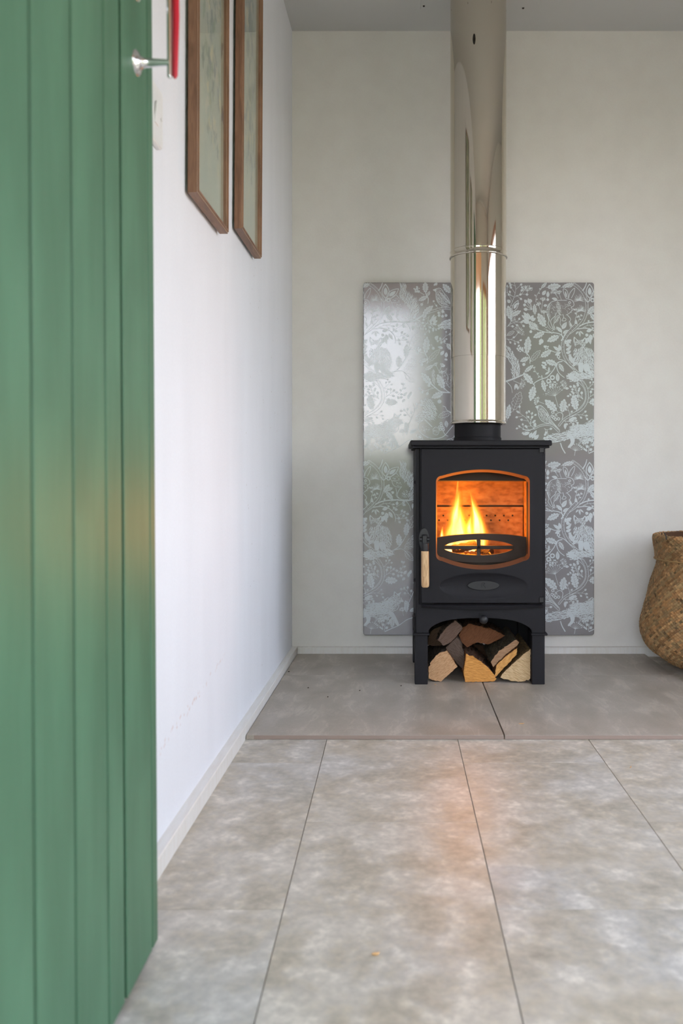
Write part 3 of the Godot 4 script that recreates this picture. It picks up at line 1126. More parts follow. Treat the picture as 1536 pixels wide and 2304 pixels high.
	obj("knob_stem", Shape.new().tube([stem_p + Vector3(0, 0, 0.012), stem_p + Vector3(0, 0, -0.05)], 0.005, 12), M.iron, st, base)
	obj("knob_slot", Shape.new().box(at(1077, 1392, SZ) + Vector3(0, 0, 0.0), at(1086, 1380, SZ) + Vector3(0, 0, 0.0012), 0.0005), M.black, st, base)

	# flue collar
	var cy := -2.80
	var fx := ax(1074.0, 2.80)
	obj("flue_collar", Shape.new().lathe([Vector2(0.0775, yt - 0.001), Vector2(0.0775, yt + 0.014), Vector2(0.0755, yt + 0.016), Vector2(0.0755, yt + 0.075), Vector2(0.0, yt + 0.075)], 64, Vector3(fx, 0, cy)), M.iron, st, base)

	build_stove_door(st, base)
	build_firebox(st, base)


func build_stove_door(st: Node3D, base: Vector3) -> void:
	var zd := 2.611                # front of the door
	var f := -zd
	var door := Node3D.new()
	door.name = "stove_door"
	st.add_child(door, true)
	door.position = at(1221, 1180, zd) - base
	var o := at(1221, 1180, zd)
	var x0 := ax(947, zd)
	var x1 := ax(1221.5, zd)
	var y1 := ay(1009.5, zd)
	var ym := ay(1285.0, zd)
	var y0 := ay(1357.5, zd)
	var c := Vector2(ax(1085, zd), ay(1170, zd))
	var ch := 0.002
	var s := Shape.new()
	var hole := arch_loop(980.5, 1191.5, 1070.5, 1056.5, 1262.0, 1281.5, 13.0, zd)
	var hole_in := arch_loop(983.5, 1188.0, 1076.5, 1062.5, 1255.0, 1273.5, 12.0, zd)
	var rect := rect_loop(x0 + ch, x1 - ch, ym, y1 - ch)
	band(s, rect, hole, c, f, f, Vector3(0, 0, 1))
	var seal := Shape.new()
	band(seal, hole, hole_in, c, f - 0.0006, f - 0.020)
	band(s, hole, hole, c, f, f - 0.0006)
	# the wall of the opening: straight back
	for i in hole_in.size():
		var a := hole_in[i]
		var b := hole_in[(i + 1) % hole_in.size()]
		var m := c - (a + b) / 2.0
		s.quad(Vector3(a.x, a.y, f - 0.020), Vector3(b.x, b.y, f - 0.020), Vector3(b.x, b.y, f - 0.024), Vector3(a.x, a.y, f - 0.024), Vector3(m.x, m.y, 0))
	band(s, rect_loop(x0, x1, ym, y1), hole_in, c, f - 0.011, f - 0.024, Vector3(0, 0, -1))
	# lower panel: a long oval dish pressed into it
	var dc := Vector2(ax(1088, zd), ay(1318.8, zd))
	var da := Vector2(101.5, 29.5) * zd / F
	var NX := 110
	var NY := 36
	var rows := []
	for i in NY + 1:
		var row := PackedVector3Array()
		for j in NX + 1:
			var p := Vector2(lerpf(x0 + ch, x1 - ch, float(j) / NX), lerpf(ym, y0 + ch, float(i) / NY))
			var q := (p - dc) / da
			var r := q.length()
			var d := 0.0
			if r < 1.0:
				d = 0.011 * (1.0 - pow(r, 2.6)) * smoothstep(1.0, 0.94, r)
			row.append(Vector3(p.x, p.y, f - d))
		rows.append(row)
	s.grid(rows, false, Vector3(0, 0, 1))
	# rim of the plate
	var ro := rect_loop(x0, x1, y0, y1)
	var ri := rect_loop(x0 + ch, x1 - ch, y0 + ch, y1 - ch)
	for i in 4:
		var k := (i + 1) % 4
		var m := (ro[i] + ro[k]) / 2.0 - Vector2((x0 + x1) / 2.0, (y0 + y1) / 2.0)
		s.quad(Vector3(ro[i].x, ro[i].y, f - ch), Vector3(ro[k].x, ro[k].y, f - ch), Vector3(ri[k].x, ri[k].y, f), Vector3(ri[i].x, ri[i].y, f), Vector3(m.x, m.y, 0.1))
		s.quad(Vector3(ro[i].x, ro[i].y, f - ch), Vector3(ro[k].x, ro[k].y, f - ch), Vector3(ro[k].x, ro[k].y, f - 0.011), Vector3(ro[i].x, ro[i].y, f - 0.011), Vector3(m.x, m.y, 0))
	obj("door_plate", s, M.iron, door, o)
	obj("window_seal", seal, M.seal, door, o)

	# oval badge with the maker's little bird
	var bz := f - 0.0095
	var bp := PackedVector2Array()
	for k in 40:
		var t := TAU * k / 40.0
		bp.append(Vector2(ax(1088, zd), ay(1318, zd)) + Vector2(cos(t) * 36.0, sin(t) * 11.0) * zd / F)
	var badge := Shape.new().prism(bp, bz + 0.004, bz - 0.002, 0.001)
	obj("badge", badge, M.iron_smooth, door, o)
	var mark := Shape.new()
	for line in [V([1083.9, 1322, 1083.6, 1316.5, 1084.4, 1312.8, 1087, 1311.3, 1089.6, 1312, 1090.8, 1313.8, 1088.6, 1314.6, 1087.3, 1316.2, 1088, 1318.2, 1090.4, 1319.6, 1091.6, 1321.6, 1091.6, 1324])]:
		var path := []
		for q in spline(line, 5):
			path.append(at(q.x, q.y, zd) * Vector3(1, 1, 0) + Vector3(0, 0, bz + 0.0041))
		mark.tube(path, 0.0006, 6)
	obj("bird_emblem", mark, M.black, door, o)

	# glass behind the opening
	var gl := Shape.new().prism(arch_loop(979, 1193, 1066, 1052, 1264, 1284, 13.0, zd), f - 0.0208, f - 0.0228)
	obj("glass", gl, M.stove_glass, door, o)

	# hinge knuckles on the right edge
	for q in [[1007.0, 1018.5], [1343.0, 1355.5]]:
		var a := at(1212.5, q[1], zd)
		var b := at(1222.5, q[0], zd)
		var hs := Shape.new().box(Vector3(a.x, a.y, f - 0.004), Vector3(b.x, b.y, f + 0.0035), 0.0015)
		obj("hinge", hs, M.iron_smooth, door, o)
		obj("hinge_pin", Shape.new().tube([Vector3(ax(1223.5, zd), a.y - 0.003, f - 0.003), Vector3(ax(1223.5, zd), b.y + 0.002, f - 0.003)], 0.0032, 10), M.iron, door, o)

	# latch: oval plate, hinged arm with two trunnions, ferrule and wooden grip
	var hnd := Node3D.new()
	hnd.name = "door_handle"
	st.add_child(hnd, true)
	var ho := at(955, 1215, 2.60)
	hnd.position = ho - base
	var op := PackedVector2Array()
	for k in 36:
		var t := TAU * k / 36.0
		op.append(Vector2(ax(953.6, zd), ay(1213, zd)) + Vector2(cos(t) * 12.0, sin(t) * 25.5) * zd / F)
	obj("latch_plate", Shape.new().prism(op, f + 0.005, f - 0.003, 0.0015), M.iron_smooth, hnd, ho)
	obj("latch_slot", Shape.new().box(Vector3(ax(948.2, 2.605), ay(1222, 2.605), f + 0.0045), Vector3(ax(961.0, 2.605), ay(1202, 2.605), f + 0.0056)), M.black, hnd, ho)
	obj("latch_arm", Shape.new().box(Vector3(ax(949.5, 2.597), ay(1224, 2.597), f + 0.005), Vector3(ax(960.2, 2.597), ay(1204, 2.597), f + 0.020), 0.002), M.iron_smooth, hnd, ho)
	for px in [946.6, 963.0]:
		var y := ay(1213.5, 2.595)
		var tx := ax(px, 2.595)
		obj("pivot", Shape.new().tube([Vector3(tx - 0.0035, y, f + 0.013), Vector3(tx + 0.0035, y, f + 0.013)], 0.0068, 16), M.iron_smooth, hnd, ho)
	var hz := f + 0.024
	obj("ferrule", Shape.new().tube([Vector3(ax(956, 2.587), ay(1239.6, 2.587), hz), Vector3(ax(956, 2.587), ay(1222.5, 2.587), hz)], 0.0109, 20), M.iron_smooth, hnd, ho)
	var grip := Shape.new()
	var gp := []
	for q in [[1240.0, 8.2], [1242.0, 8.5], [1270.0, 8.7], [1300.0, 8.9], [1316.0, 8.8], [1319.5, 8.0], [1321.5, 6.0]]:
		var row := PackedVector3Array()
		var rr: float = q[1] * 2.587 / F
		for k in 24:
			var t := TAU * k / 24.0
			var e := Vector2(cos(t), sin(t))
			e /= pow(pow(absf(e.x), 3.0) + pow(absf(e.y), 3.0), 1.0 / 3.0)
			row.append(Vector3(ax(955.8 + (q[0] - 1240.0) * 0.008, 2.587) + e.x * rr, ay(q[0], 2.587), hz + e.y * rr * 0.9))
		gp.append(row)
	grip.grid(gp, true)
	for k in range(1, 23):
		grip.flat(gp[-1][0], gp[-1][k], gp[-1][k + 1], Vector3.DOWN)
	obj("wooden_grip", grip, M.oak, hnd, ho)


func build_firebox(st: Node3D, base: Vector3) -> void:
	var fb := Node3D.new()
	fb.name = "firebox"
	st.add_child(fb, true)
	var o := Vector3(0.272, 0.38, -2.78)
	fb.position = o - base
	var l := 0.112
	var r := 0.4285
	var front := -2.655
	var bk := -2.865
	var y0 := 0.372
	var y_step := ay(1138, 2.85)
	var y_baf := ay(1083, 2.70)
	var y1 := 0.715
	for q in [[l - 0.02, l], [r, r + 0.02]]:
		obj("side_brick", Shape.new().box(Vector3(q[0], y0, bk), Vector3(q[1], y1, front), 0.002), M.brick, fb, o)
	obj("back_brick", Shape.new().box(Vector3(l, y_step - 0.02, bk - 0.016), Vector3(r, y1, bk), 0.001), M.brick, fb, o)
	# lower back plate stands a little proud and carries two rows of air holes
	obj("back_plate", Shape.new().box(Vector3(l + 0.002, y0, bk + 0.0004), Vector3(r - 0.0025, y_step - 0.0035, bk + 0.010), 0.0015), M.brick, fb, o)
	obj("plate_gap", Shape.new().box(Vector3(l, y_step - 0.0045, bk), Vector3(r, y_step + 0.001, bk + 0.004)), M.black, fb, o)
	obj("grate", Shape.new().box(Vector3(l, y0 - 0.012, bk), Vector3(r, y0, front), 0.002), M.brick, fb, o)
	obj("baffle", Shape.new().box(Vector3(l, y_baf, bk + 0.03), Vector3(r, y_baf + 0.012, -2.70), 0.002), M.soot, fb, o)
	obj("baffle_front", Shape.new().box(Vector3(l, y_baf + 0.0005, -2.70), Vector3(r, y1, -2.692), 0.002), M.soot, fb, o)
	obj("roof_plate", Shape.new().box(Vector3(l - 0.02, y1, bk), Vector3(r + 0.02, y1 + 0.01, front)), M.soot, fb, o)
	var zb := bk + 0.010
	for row in [[1160.0, 0.0], [1170.5, 9.7]]:
		for k in 10:
			var px: float = 977.5 + 19.45 * k - row[1]
			if px < 974.0:
				continue
			var p := at(px, row[0], -zb)
			var ring := Shape.new().lathe([Vector2(0.0, -0.0005), Vector2(0.0026, -0.0005), Vector2(0.0030, 0.0004)], 12)
			ring.moved(Transform3D(Basis(Vector3(1, 0, 0), PI / 2), Vector3(p.x, p.y, zb + 0.0006)))
			obj("air_hole", ring, M.black, fb, o)

	# log retainer: lens-shaped bar with a cross of two bars in it
	var rt := Shape.new()
	var zr := 2.672
	var outer := PackedVector2Array()
	var inner := PackedVector2Array()
	for k in 60:
		var t := TAU * k / 60.0
		var cx := cos(t)
		var sy := sin(t)
		# a broad arch cut off by the sides of the firebox
		var dx := clampf(cx * 128.0, -114.0, 114.0)
		var dy := 33.0 * sqrt(1.0 - pow(dx / 150.0, 2.0)) * clampf(sy * 3.0, -1.0, 1.0)
		outer.append(Vector2(ax(1085.5 + dx, zr), ay(1233.5 - dy, zr)))
		inner.append(Vector2(ax(1077.0 + cx * 81.0, zr), ay(1232.0 - 17.5 * signf(sy) * pow(absf(sy), 1.15), zr)))
	var c := Vector2(ax(1077, zr), ay(1232.5, zr))
	var out_front := PackedVector2Array()
	for q in outer:
		out_front.append(c + (q - c) * 0.985)
	band(rt, out_front, inner, c, -zr, -zr - 0.001, Vector3(0, 0, 1))
	band(rt, outer, inner, c, -zr - 0.014, -zr - 0.014, Vector3(0, 0, -1))
	for i in outer.size():
		var k := (i + 1) % outer.size()
		var m := (outer[i] + outer[k]) / 2.0 - c
		rt.quad(Vector3(outer[i].x, outer[i].y, -zr - 0.003), Vector3(outer[k].x, outer[k].y, -zr - 0.003), Vector3(outer[k].x, outer[k].y, -zr - 0.014), Vector3(outer[i].x, outer[i].y, -zr - 0.014), Vector3(m.x, m.y, 0))
		rt.quad(Vector3(outer[i].x, outer[i].y, -zr - 0.003), Vector3(outer[k].x, outer[k].y, -zr - 0.003), Vector3(out_front[k].x, out_front[k].y, -zr), Vector3(out_front[i].x, out_front[i].y, -zr), Vector3(m.x, m.y, 0.3))
		rt.quad(Vector3(inner[i].x, inner[i].y, -zr - 0.001), Vector3(inner[k].x, inner[k].y, -zr - 0.001), Vector3(inner[k].x, inner[k].y, -zr - 0.014), Vector3(inner[i].x, inner[i].y, -zr - 0.014), Vector3(-m.x, -m.y, 0))
	rt.box(Vector3(ax(1072.5, zr), ay(1250, zr), -zr - 0.012), Vector3(ax(1081.0, zr), ay(1215, zr), -zr - 0.001), 0.001)
	rt.box(Vector3(ax(996, zr), ay(1236, zr), -zr - 0.012), Vector3(ax(1158, zr), ay(1228, zr), -zr - 0.001), 0.001)
	obj("log_retainer", rt, M.soot, fb, o)
	obj("ash_rail", Shape.new().box(Vector3(l, ay(1310, 2.69), -2.695), Vector3(r, ay(1252, 2.69), -2.687), 0.001), M.soot, fb, o)


# flames, embers and burning logs inside the firebox
func flame_shape(base: Vector3, height: float, w: float, lean: float, curl: float, phase: float) -> Shape:
	var prof := []
	for i in 19:
		var t := i / 18.0
		var r := w * pow(sin(PI * pow(t, 0.62)), 0.9) * (1.0 - 0.45 * t) + 0.0004
		var cx := lean * t * t + curl * sin(t * 5.0 + phase) * t
		var row := PackedVector3Array()
		for k in 16:
			var a := TAU * k / 16.0
			var rr := r * (1.0 + 0.16 * sin(2.0 * a + t * 7.0 + phase))
			row.append(base + Vector3(cx + cos(a) * rr, height * t, sin(a) * rr * 0.6))
		prof.append(row)
	var s := Shape.new()
	s.grid(prof, true)
	return s


func build_fire() -> void:
	rng.seed = 15
	# each tongue: a white core in thin shells that turn from yellow to orange
	var shells := []
	for k in 10:
		var t := k / 9.0
		var c := Color(1.0, lerpf(0.95, 0.54, pow(t, 0.8)), lerpf(0.80, 0.12, pow(t, 0.5)))
		shells.append([1.0 + 1.15 * t * t + 0.15 * t, 1.0 + 0.5 * t, glow(c, lerpf(0.6, 0.17, pow(t, 0.7)), lerpf(0.42, 0.05, pow(t, 0.6)))])
	var y := 0.405
	var zf := -2.775
	var fire := thing("flames", "bright yellow-white flames of the log fire inside the stove", "fire", Vector3(ax(1045, 2.775), y, zf))
	var o := fire.position
	# pixel of the foot, height, half width, lean and curl in pixels, phase
	var list := [
		[1025, 98, 16, 6, 4, 0.4], [1036, 76, 14, -4, 4, 2.0], [1011, 56, 11, 10, 3, 1.0], [1074, 92, 11, -9, -4, 1.2], [1082, 62, 10, -4, 4, 3.0], [1056, 60, 12, 2, 4, 0.7],
		[998, 40, 5, -3, 3, 0.8], [1044, 40, 28, 0, 2, 1.0], [1066, 44, 18, 4, 2, 2.6], [1012, 34, 16, 0, 2, 2.2],
	]
	var scale_ := 2.775 / F
	for q in list:
		var dz := rng.randf_range(-0.014, 0.014)
		var tongue: MeshInstance3D = null
		for k in shells.size():
			var foot := at(q[0], 1226, 2.775 + dz)
			foot.y = y
			var s := flame_shape(foot, q[1] * scale_ * shells[k][1], q[2] * scale_ * shells[k][0], q[3] * scale_ * shells[k][1], q[4] * scale_, q[5] + k * 0.13)
			if tongue == null:
				tongue = obj("flame", s, shells[k][2], fire, o)
			else:
				s.moved(Transform3D(Basis(), -o))
				s.add_to(tongue.mesh, shells[k][2])
	# one thin lick that reaches up to the baffle
	obj("flame", flame_shape(at(1026, 1150, 2.78), 78 * scale_, 4.5 * scale_, 9 * scale_, 3 * scale_, 0.6), glow(Color(1.0, 0.66, 0.24), 0.17, 0.3), fire, o)
	var lamp := OmniLight3D.new()
	lamp.name = "fire_light"
	lamp.light_color = Color(1.0, 0.60, 0.17)
	lamp.light_energy = 0.025
	lamp.light_size = 0.04
	lamp.omni_range = 8.0
	lamp.omni_attenuation = 2.0
	lamp.shadow_enabled = true
	fire.add_child(lamp)
	lamp.position = at(1045, 1180, 2.735) - o

	# glowing embers and small charred logs
	var bed := Shape.new()
	bed.tinted = true
	var ember := glow(Color(1.0, 0.55, 0.14), 0.14)
	var eo := Vector3(ax(1060, 2.76), 0.372, -2.76)
	for k in 130:
		var p := Vector3(rng.randf_range(ax(985, 2.76), ax(1112, 2.76)), 0.376 + rng.randf() * 0.016, rng.randf_range(-2.84, -2.70))
		var e := rng.randf_range(0.004, 0.009)
		var part := Shape.new().box(Vector3(-e, -e * 0.6, -e * 0.8), Vector3(e, e * 0.6, e * 0.8), e * 0.4)
		part.moved(Transform3D(Basis.from_euler(Vector3(rng.randf() * 3, rng.randf() * 3, rng.randf() * 3)), p))
		bed.v.append_array(part.v)
		bed.n.append_array(part.n)
		bed.uv.append_array(part.uv)
		bed.col.append_array(part.col)
	var em := obj("ember_bed", bed, ember, self, eo)
	em.position = eo
	tag(em, "glowing orange ember bed behind the log retainer", "embers")
	em.set_meta("kind", "stuff")
	var char_m := mat(c8(46, 30, 22), 0.9)
	bumpy(triplanar(char_m, 18.0, false), noise(128, 128, 0.06, 3, 96), 128, 128, 0.5)
	var names := ["charred log burning at the left of the fire", "charred log glowing behind the middle of the retainer", "short charred log at the right of the flames"]
	var ends := [[[988, 1226, 2.76], [1040, 1222, 2.80]], [[1020, 1236, 2.735], [1068, 1226, 2.765]], [[1066, 1228, 2.80], [1104, 1244, 2.74]]]
	for k in 3:
		var a: Array = ends[k][0]
		var b: Array = ends[k][1]
		var pa := at(a[0], a[1], a[2])
		var pb := at(b[0], b[1], b[2])
		pa.y = maxf(pa.y, 0.392)
		pb.y = maxf(pb.y, 0.392)
		var lg := thing("burning_log", names[k], "log", (pa + pb) / 2.0, "logs burning in the stove")
		var path := []
		var rad := []
		for i in 9:
			path.append(pa.lerp(pb, i / 8.0) + Vector3(0, rng.randf_range(-0.001, 0.001), 0))
			rad.append(rng.randf_range(0.013, 0.0165))
		obj("charred_wood", Shape.new().tube(path, rad, 12), char_m, lg, lg.position)
		for i in 5:
			var p := pa.lerp(pb, rng.randf_range(0.1, 0.9)) + Vector3(0, rng.randf_range(-0.004, 0.008), 0.013)
			var dir := (pb - pa).normalized()
			obj("glowing_crack", Shape.new().tube([p - dir * 0.008, p + Vector3(0, 0.003, 0.001), p + dir * 0.009], [0.0015, 0.003, 0.001], 6), ember, lg, lg.position)


# ---------------------------------------------------------------- flue pipe and splashback
func build_flue() -> void:
	var z := 2.80
	var x := ax(1075.6, z)
	var k := z / F
	var y0 := ay(955.5, z)
	var fl := thing("flue_pipe", "polished stainless steel flue pipe rising from the stove to the ceiling", "flue", Vector3(x, y0, -z))
	var c := Vector3(x, 0, -z)
	var r := 62.6 * k
	var yr := ay(577, z)
	obj("upper_pipe", Shape.new().lathe([Vector2(r + 0.0004, yr + 0.014), Vector2(r + 0.0004, 2.259)], 128, c), M.steel, fl, c + Vector3(0, y0, 0))
	var ring := [Vector2(r, yr + 0.0155), Vector2(r + 0.0012, yr + 0.014), Vector2(r + 0.0016, yr + 0.0125), Vector2(r + 0.0012, yr + 0.011), Vector2(r + 0.0006, yr + 0.009), Vector2(r + 0.0008, yr + 0.004), Vector2(r + 0.002, yr - 0.001), Vector2(r + 0.0036, yr - 0.004), Vector2(r + 0.004, yr - 0.0065), Vector2(r + 0.0034, yr - 0.0085), Vector2(r + 0.0014, yr - 0.0095), Vector2(r, yr - 0.010)]
	obj("locking_band", Shape.new().lathe(ring, 128, c, 80.0), M.steel, fl, c + Vector3(0, y0, 0))
	var ys := ay(806, z)
	obj("middle_pipe", Shape.new().lathe([Vector2(r - 0.0002, ys), Vector2(r - 0.0002, yr - 0.009)], 128, c), M.steel, fl, c + Vector3(0, y0, 0))
	obj("lower_pipe", Shape.new().lathe([Vector2(r - 0.0016, y0 + 0.006), Vector2(r - 0.0016, ys + 0.0003), Vector2(r - 0.0002, ys + 0.0003)], 128, c), M.steel, fl, c + Vector3(0, y0, 0))
	obj("end_flange", Shape.new().lathe([Vector2(r - 0.0016, y0 + 0.012), Vector2(r - 0.0004, y0 + 0.009), Vector2(r + 0.0016, y0 + 0.0075), Vector2(r + 0.0022, y0 + 0.004), Vector2(r + 0.0016, y0 + 0.0015), Vector2(r + 0.0004, y0), Vector2(0.0785, y0), Vector2(0.0785, y0 + 0.004)], 128, c, 50.0), M.steel, fl, c + Vector3(0, y0, 0))
	# rivet in the upper pipe
	var p := at(1066.5, 87, z - r)
	var t := asin(clampf((p.x - x) / r, -1, 1))
	var rivet := Shape.new().lathe([Vector2(0.0058, 0.0), Vector2(0.0058, 0.0012), Vector2(0.004, 0.0022), Vector2(0.0028, 0.0012), Vector2(0, 0.0010)], 20, Vector3.ZERO, 60.0)
	rivet.moved(Transform3D(Basis(Vector3(1, 0, 0), PI / 2), Vector3.ZERO))
	rivet.moved(Transform3D(Basis.from_scale(Vector3(0.8, 3.0, 0.8)), Vector3.ZERO))
	rivet.moved(Transform3D(Basis(Vector3.UP, t), Vector3(x + sin(t) * r, p.y, -z + cos(t) * r)))
	obj("rivet", rivet, M.screw, fl, c + Vector3(0, y0, 0))


func build_splashback() -> void:
	var z := 3.060
	var x0 := ax(816.8, z)
	var x1 := ax(1336.2, z)
	var y1 := ay(635.3, z)
	var y0 := ay(1429.5, z)
	var sb := thing("splashback", "grey enamelled splashback panel printed with pale woodland leaves and animals", "splashback", Vector3((x0 + x1) / 2, y0, -z))
	var p := PackedVector2Array()
	var r := 0.009
	for q in [[x1 - r, y1 - r, 0.0], [x0 + r, y1 - r, 90.0], [x0 + r, y0 + r, 180.0], [x1 - r, y0 + r, 270.0]]:
		for k in 7:
			var t := deg_to_rad(q[2] + 15.0 * k)
			p.append(Vector2(q[0] + cos(t) * r, q[1] + sin(t) * r))
	var s := Shape.new().prism(p, -z, -z - 0.007, 0.0025)
	for i in s.uv.size():
		var v := s.v[i]
		s.uv[i] = Vector2((v.x - x0) / (459.0 * z / F), (y1 - v.y) / (401.0 * z / F))
	obj("panel", s, M.panel, sb, sb.position)
	for q in [[x0 + 0.08, y1 - 0.08], [x1 - 0.08, y1 - 0.08], [x0 + 0.08, y0 + 0.08], [x1 - 0.08, y0 + 0.08]]:
		obj("spacer", Shape.new().tube([Vector3(q[0], q[1], -z - 0.0068), Vector3(q[0], q[1], -WALL_Z)], 0.012, 14), M.iron, sb, sb.position)


# ---------------------------------------------------------------- firewood in the log store
# poly: outline of the cut end in a blown-up view of the store; bark: which of its edges carry bark; drift: how the far end is shifted
func split_log(called: String, label: String, poly: Array, z: float, long: float, drift: Vector3, cut: Color, bark_edges: Array, bark: Color, split: Color, seed_: int, thick := 0.0) -> void:
	rng.seed = seed_
	var raw := V(poly)
	var pts := []                      # outline with extra points, each with its edge number
	for i in raw.size():
		var a := raw[i]
		var b := raw[(i + 1) % raw.size()]
		var steps := maxi(1, int(a.distance_to(b) / 24.0))
		for k in steps:
			var p := a.lerp(b, float(k) / steps)
			if k > 0:
				p += Vector2(rng.randfn(), rng.randfn()) * (4.5 if i in bark_edges else 2.5)
			pts.append([p, i])
	var count := pts.size()
	var mid := Vector2.ZERO
	for q in pts:
		mid += q[0] / count
	var where := func(p: Vector2, zz: float) -> Vector3: return at(960 + p.x / 6.144, 1380 + p.y / 6.144, zz)
	var o: Vector3 = where.call(mid, z)
	var lg := thing(called, label, "log", o + Vector3(0, 0, -long / 2), "split logs in the stove's log store")
	var rows := []
	var n := 9
	var jit := []
	for i in count:
		jit.append(rng.randf_range(-0.0015, 0.0015))
	for r in n + 1:
		var t := float(r) / n
		var row := PackedVector3Array()
		for i in count:
			var p3: Vector3 = where.call(pts[i][0], z)
			var out := (p3 - o)
			var amp := 0.0030 if pts[i][1] in bark_edges else 0.0008
			p3 += out.normalized() * rng.randfn() * amp * (1.0 if r > 0 else 0.2)
			p3 += Vector3(drift.x * t, drift.y * t, -long * t + (jit[i] if r == 0 else 0.0))
			row.append(p3)
		rows.append(row)
	# cut end: a fan over the outline with small steps of the saw
	var e := Shape.new()
	e.tinted = true
	e.tint = cut
	var flat2 := PackedVector2Array()
	for i in count:
		flat2.append(pts[i][0])
	var idx := Geometry2D.triangulate_polygon(flat2)
	for i in range(0, idx.size(), 3):
		e.flat(rows[0][idx[i]], rows[0][idx[i + 1]], rows[0][idx[i + 2]], Vector3(0, 0, 1))
	var turn := rng.randf_range(-0.8, 0.8)
	for i in e.uv.size():
		e.uv[i] = e.uv[i].rotated(turn)
	obj("cut_end", e, M.cut, lg, lg.position)
	var bs := Shape.new()
	bs.tinted = true
	var ss := Shape.new()
	ss.tinted = true
	for i in count:
		var k := (i + 1) % count
		var is_bark: bool = pts[i][1] in bark_edges
		var s := bs if is_bark else ss
		for r in n:
			var v := rng.randf_range(0.75, 1.2)
			var base: Color = bark if is_bark else split
			s.tint = Color(base.r * v, base.g * v, base.b * v)
			var m: Vector3 = (rows[r][i] + rows[r][k]) / 2.0
			var axis := o + Vector3(drift.x, drift.y, -long) * (float(r) / n)
			s.quad(rows[r][i], rows[r][k], rows[r + 1][k], rows[r + 1][i], Vector3(m.x - axis.x, m.y - axis.y, 0))
	var rear := bs if bs.v.size() else ss
	rear.tint = split
	for i in range(0, idx.size(), 3):
		rear.flat(rows[n][idx[i]], rows[n][idx[i + 1]], rows[n][idx[i + 2]], Vector3(0, 0, -1))
	if bs.v.size():
		obj("bark", bs, M.bark, lg, lg.position)
	if ss.v.size():
		obj("split_face", ss, M.bark, lg, lg.position)


func lin(r: float, g: float, b: float) -> Color:
	return c8(r, g, b).srgb_to_linear()


func build_logs() -> void:
	var dark := lin(78, 66, 54)
	var moss := lin(92, 86, 66)
	split_log("firewood_log", "split log with pale ridged sawn end at the left of the log store", [24, 900, 26, 740, 78, 640, 150, 565, 275, 513, 330, 590, 423, 738, 195, 943, 75, 924], 2.655, 0.26, Vector3.ZERO, lin(206, 168, 132), [1, 2, 3], dark, lin(168, 120, 80), 201)
	split_log("firewood_log", "split log with bright orange cut end in the middle of the log store", [530, 950, 520, 880, 505, 800, 525, 690, 540, 560, 640, 590, 730, 655, 830, 735, 905, 820, 965, 903, 935, 938, 700, 948], 2.650, 0.25, Vector3.ZERO, lin(222, 162, 88), [4, 5, 6, 7, 8], lin(110, 76, 52), lin(190, 124, 66), 202)
	split_log("firewood_log", "largest pale beige split log at the right of the log store", [1430, 492, 1430, 906, 1300, 945, 1180, 938, 1062, 908, 1014, 888, 1040, 838, 1174, 706, 1312, 586], 2.642, 0.26, Vector3.ZERO, lin(214, 190, 154), [1, 2, 3, 4], lin(120, 86, 56), lin(148, 126, 82), 203)
	split_log("firewood_log", "slim bright-grained split log leaning on the pale right-hand log", [938, 868, 966, 712, 1014, 662, 1104, 585, 1250, 474, 1238, 575, 1200, 612, 1124, 696, 1024, 796, 955, 874], 2.652, 0.22, Vector3.ZERO, lin(224, 172, 104), [], dark, lin(176, 120, 70), 204)
	split_log("firewood_log", "mossy bark-covered log with grey-brown end lying on top at the right", [918, 745, 880, 680, 905, 640, 1000, 520, 1140, 425, 1235, 362, 1276, 402, 1240, 455, 1100, 560, 965, 690], 2.660, 0.20, Vector3(-0.004, 0.006, 0), lin(172, 140, 112), [1, 2, 3, 4], moss, lin(120, 90, 66), 205)
	split_log("firewood_log", "thin dark grey weathered stick with yellow fleck leaning at upper left", [145, 362, 225, 245, 300, 175, 385, 92, 488, 180, 492, 212, 400, 335, 330, 402, 230, 450], 2.672, 0.055, Vector3.ZERO, lin(112, 92, 84), [0, 1, 2], lin(84, 70, 60), lin(84, 70, 62), 206)
	split_log("firewood_log", "dark blade-shaped split stick wedged beside the orange log", [262, 480, 330, 405, 412, 332, 462, 380, 490, 470, 515, 565, 510, 782, 400, 680, 330, 572], 2.680, 0.05, Vector3.ZERO, lin(92, 78, 72), [2, 3, 4], lin(70, 58, 50), lin(76, 62, 54), 207)
	split_log("firewood_log", "brown fibrous log lying across the back of the log store", [440, 290, 480, 205, 590, 140, 700, 170, 790, 195, 900, 215, 1080, 305, 1000, 360, 850, 430, 690, 400, 560, 470, 470, 400], 2.736, 0.14, Vector3.ZERO, lin(128, 84, 54), [1, 2, 3, 4, 5], lin(110, 76, 50), lin(100, 68, 46), 208)
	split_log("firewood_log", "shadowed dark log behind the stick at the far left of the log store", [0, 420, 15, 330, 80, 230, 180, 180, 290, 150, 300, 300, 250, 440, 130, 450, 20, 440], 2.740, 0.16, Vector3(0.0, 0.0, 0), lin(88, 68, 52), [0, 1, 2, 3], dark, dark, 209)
	split_log("firewood_log", "dark brown log end deep behind the orange log", [545, 680, 552, 470, 640, 425, 780, 450, 850, 480, 845, 640, 820, 685, 640, 688], 2.912, 0.035, Vector3(0.0, 0.0, 0), lin(96, 70, 50), [1, 2, 3], dark, dark, 210)


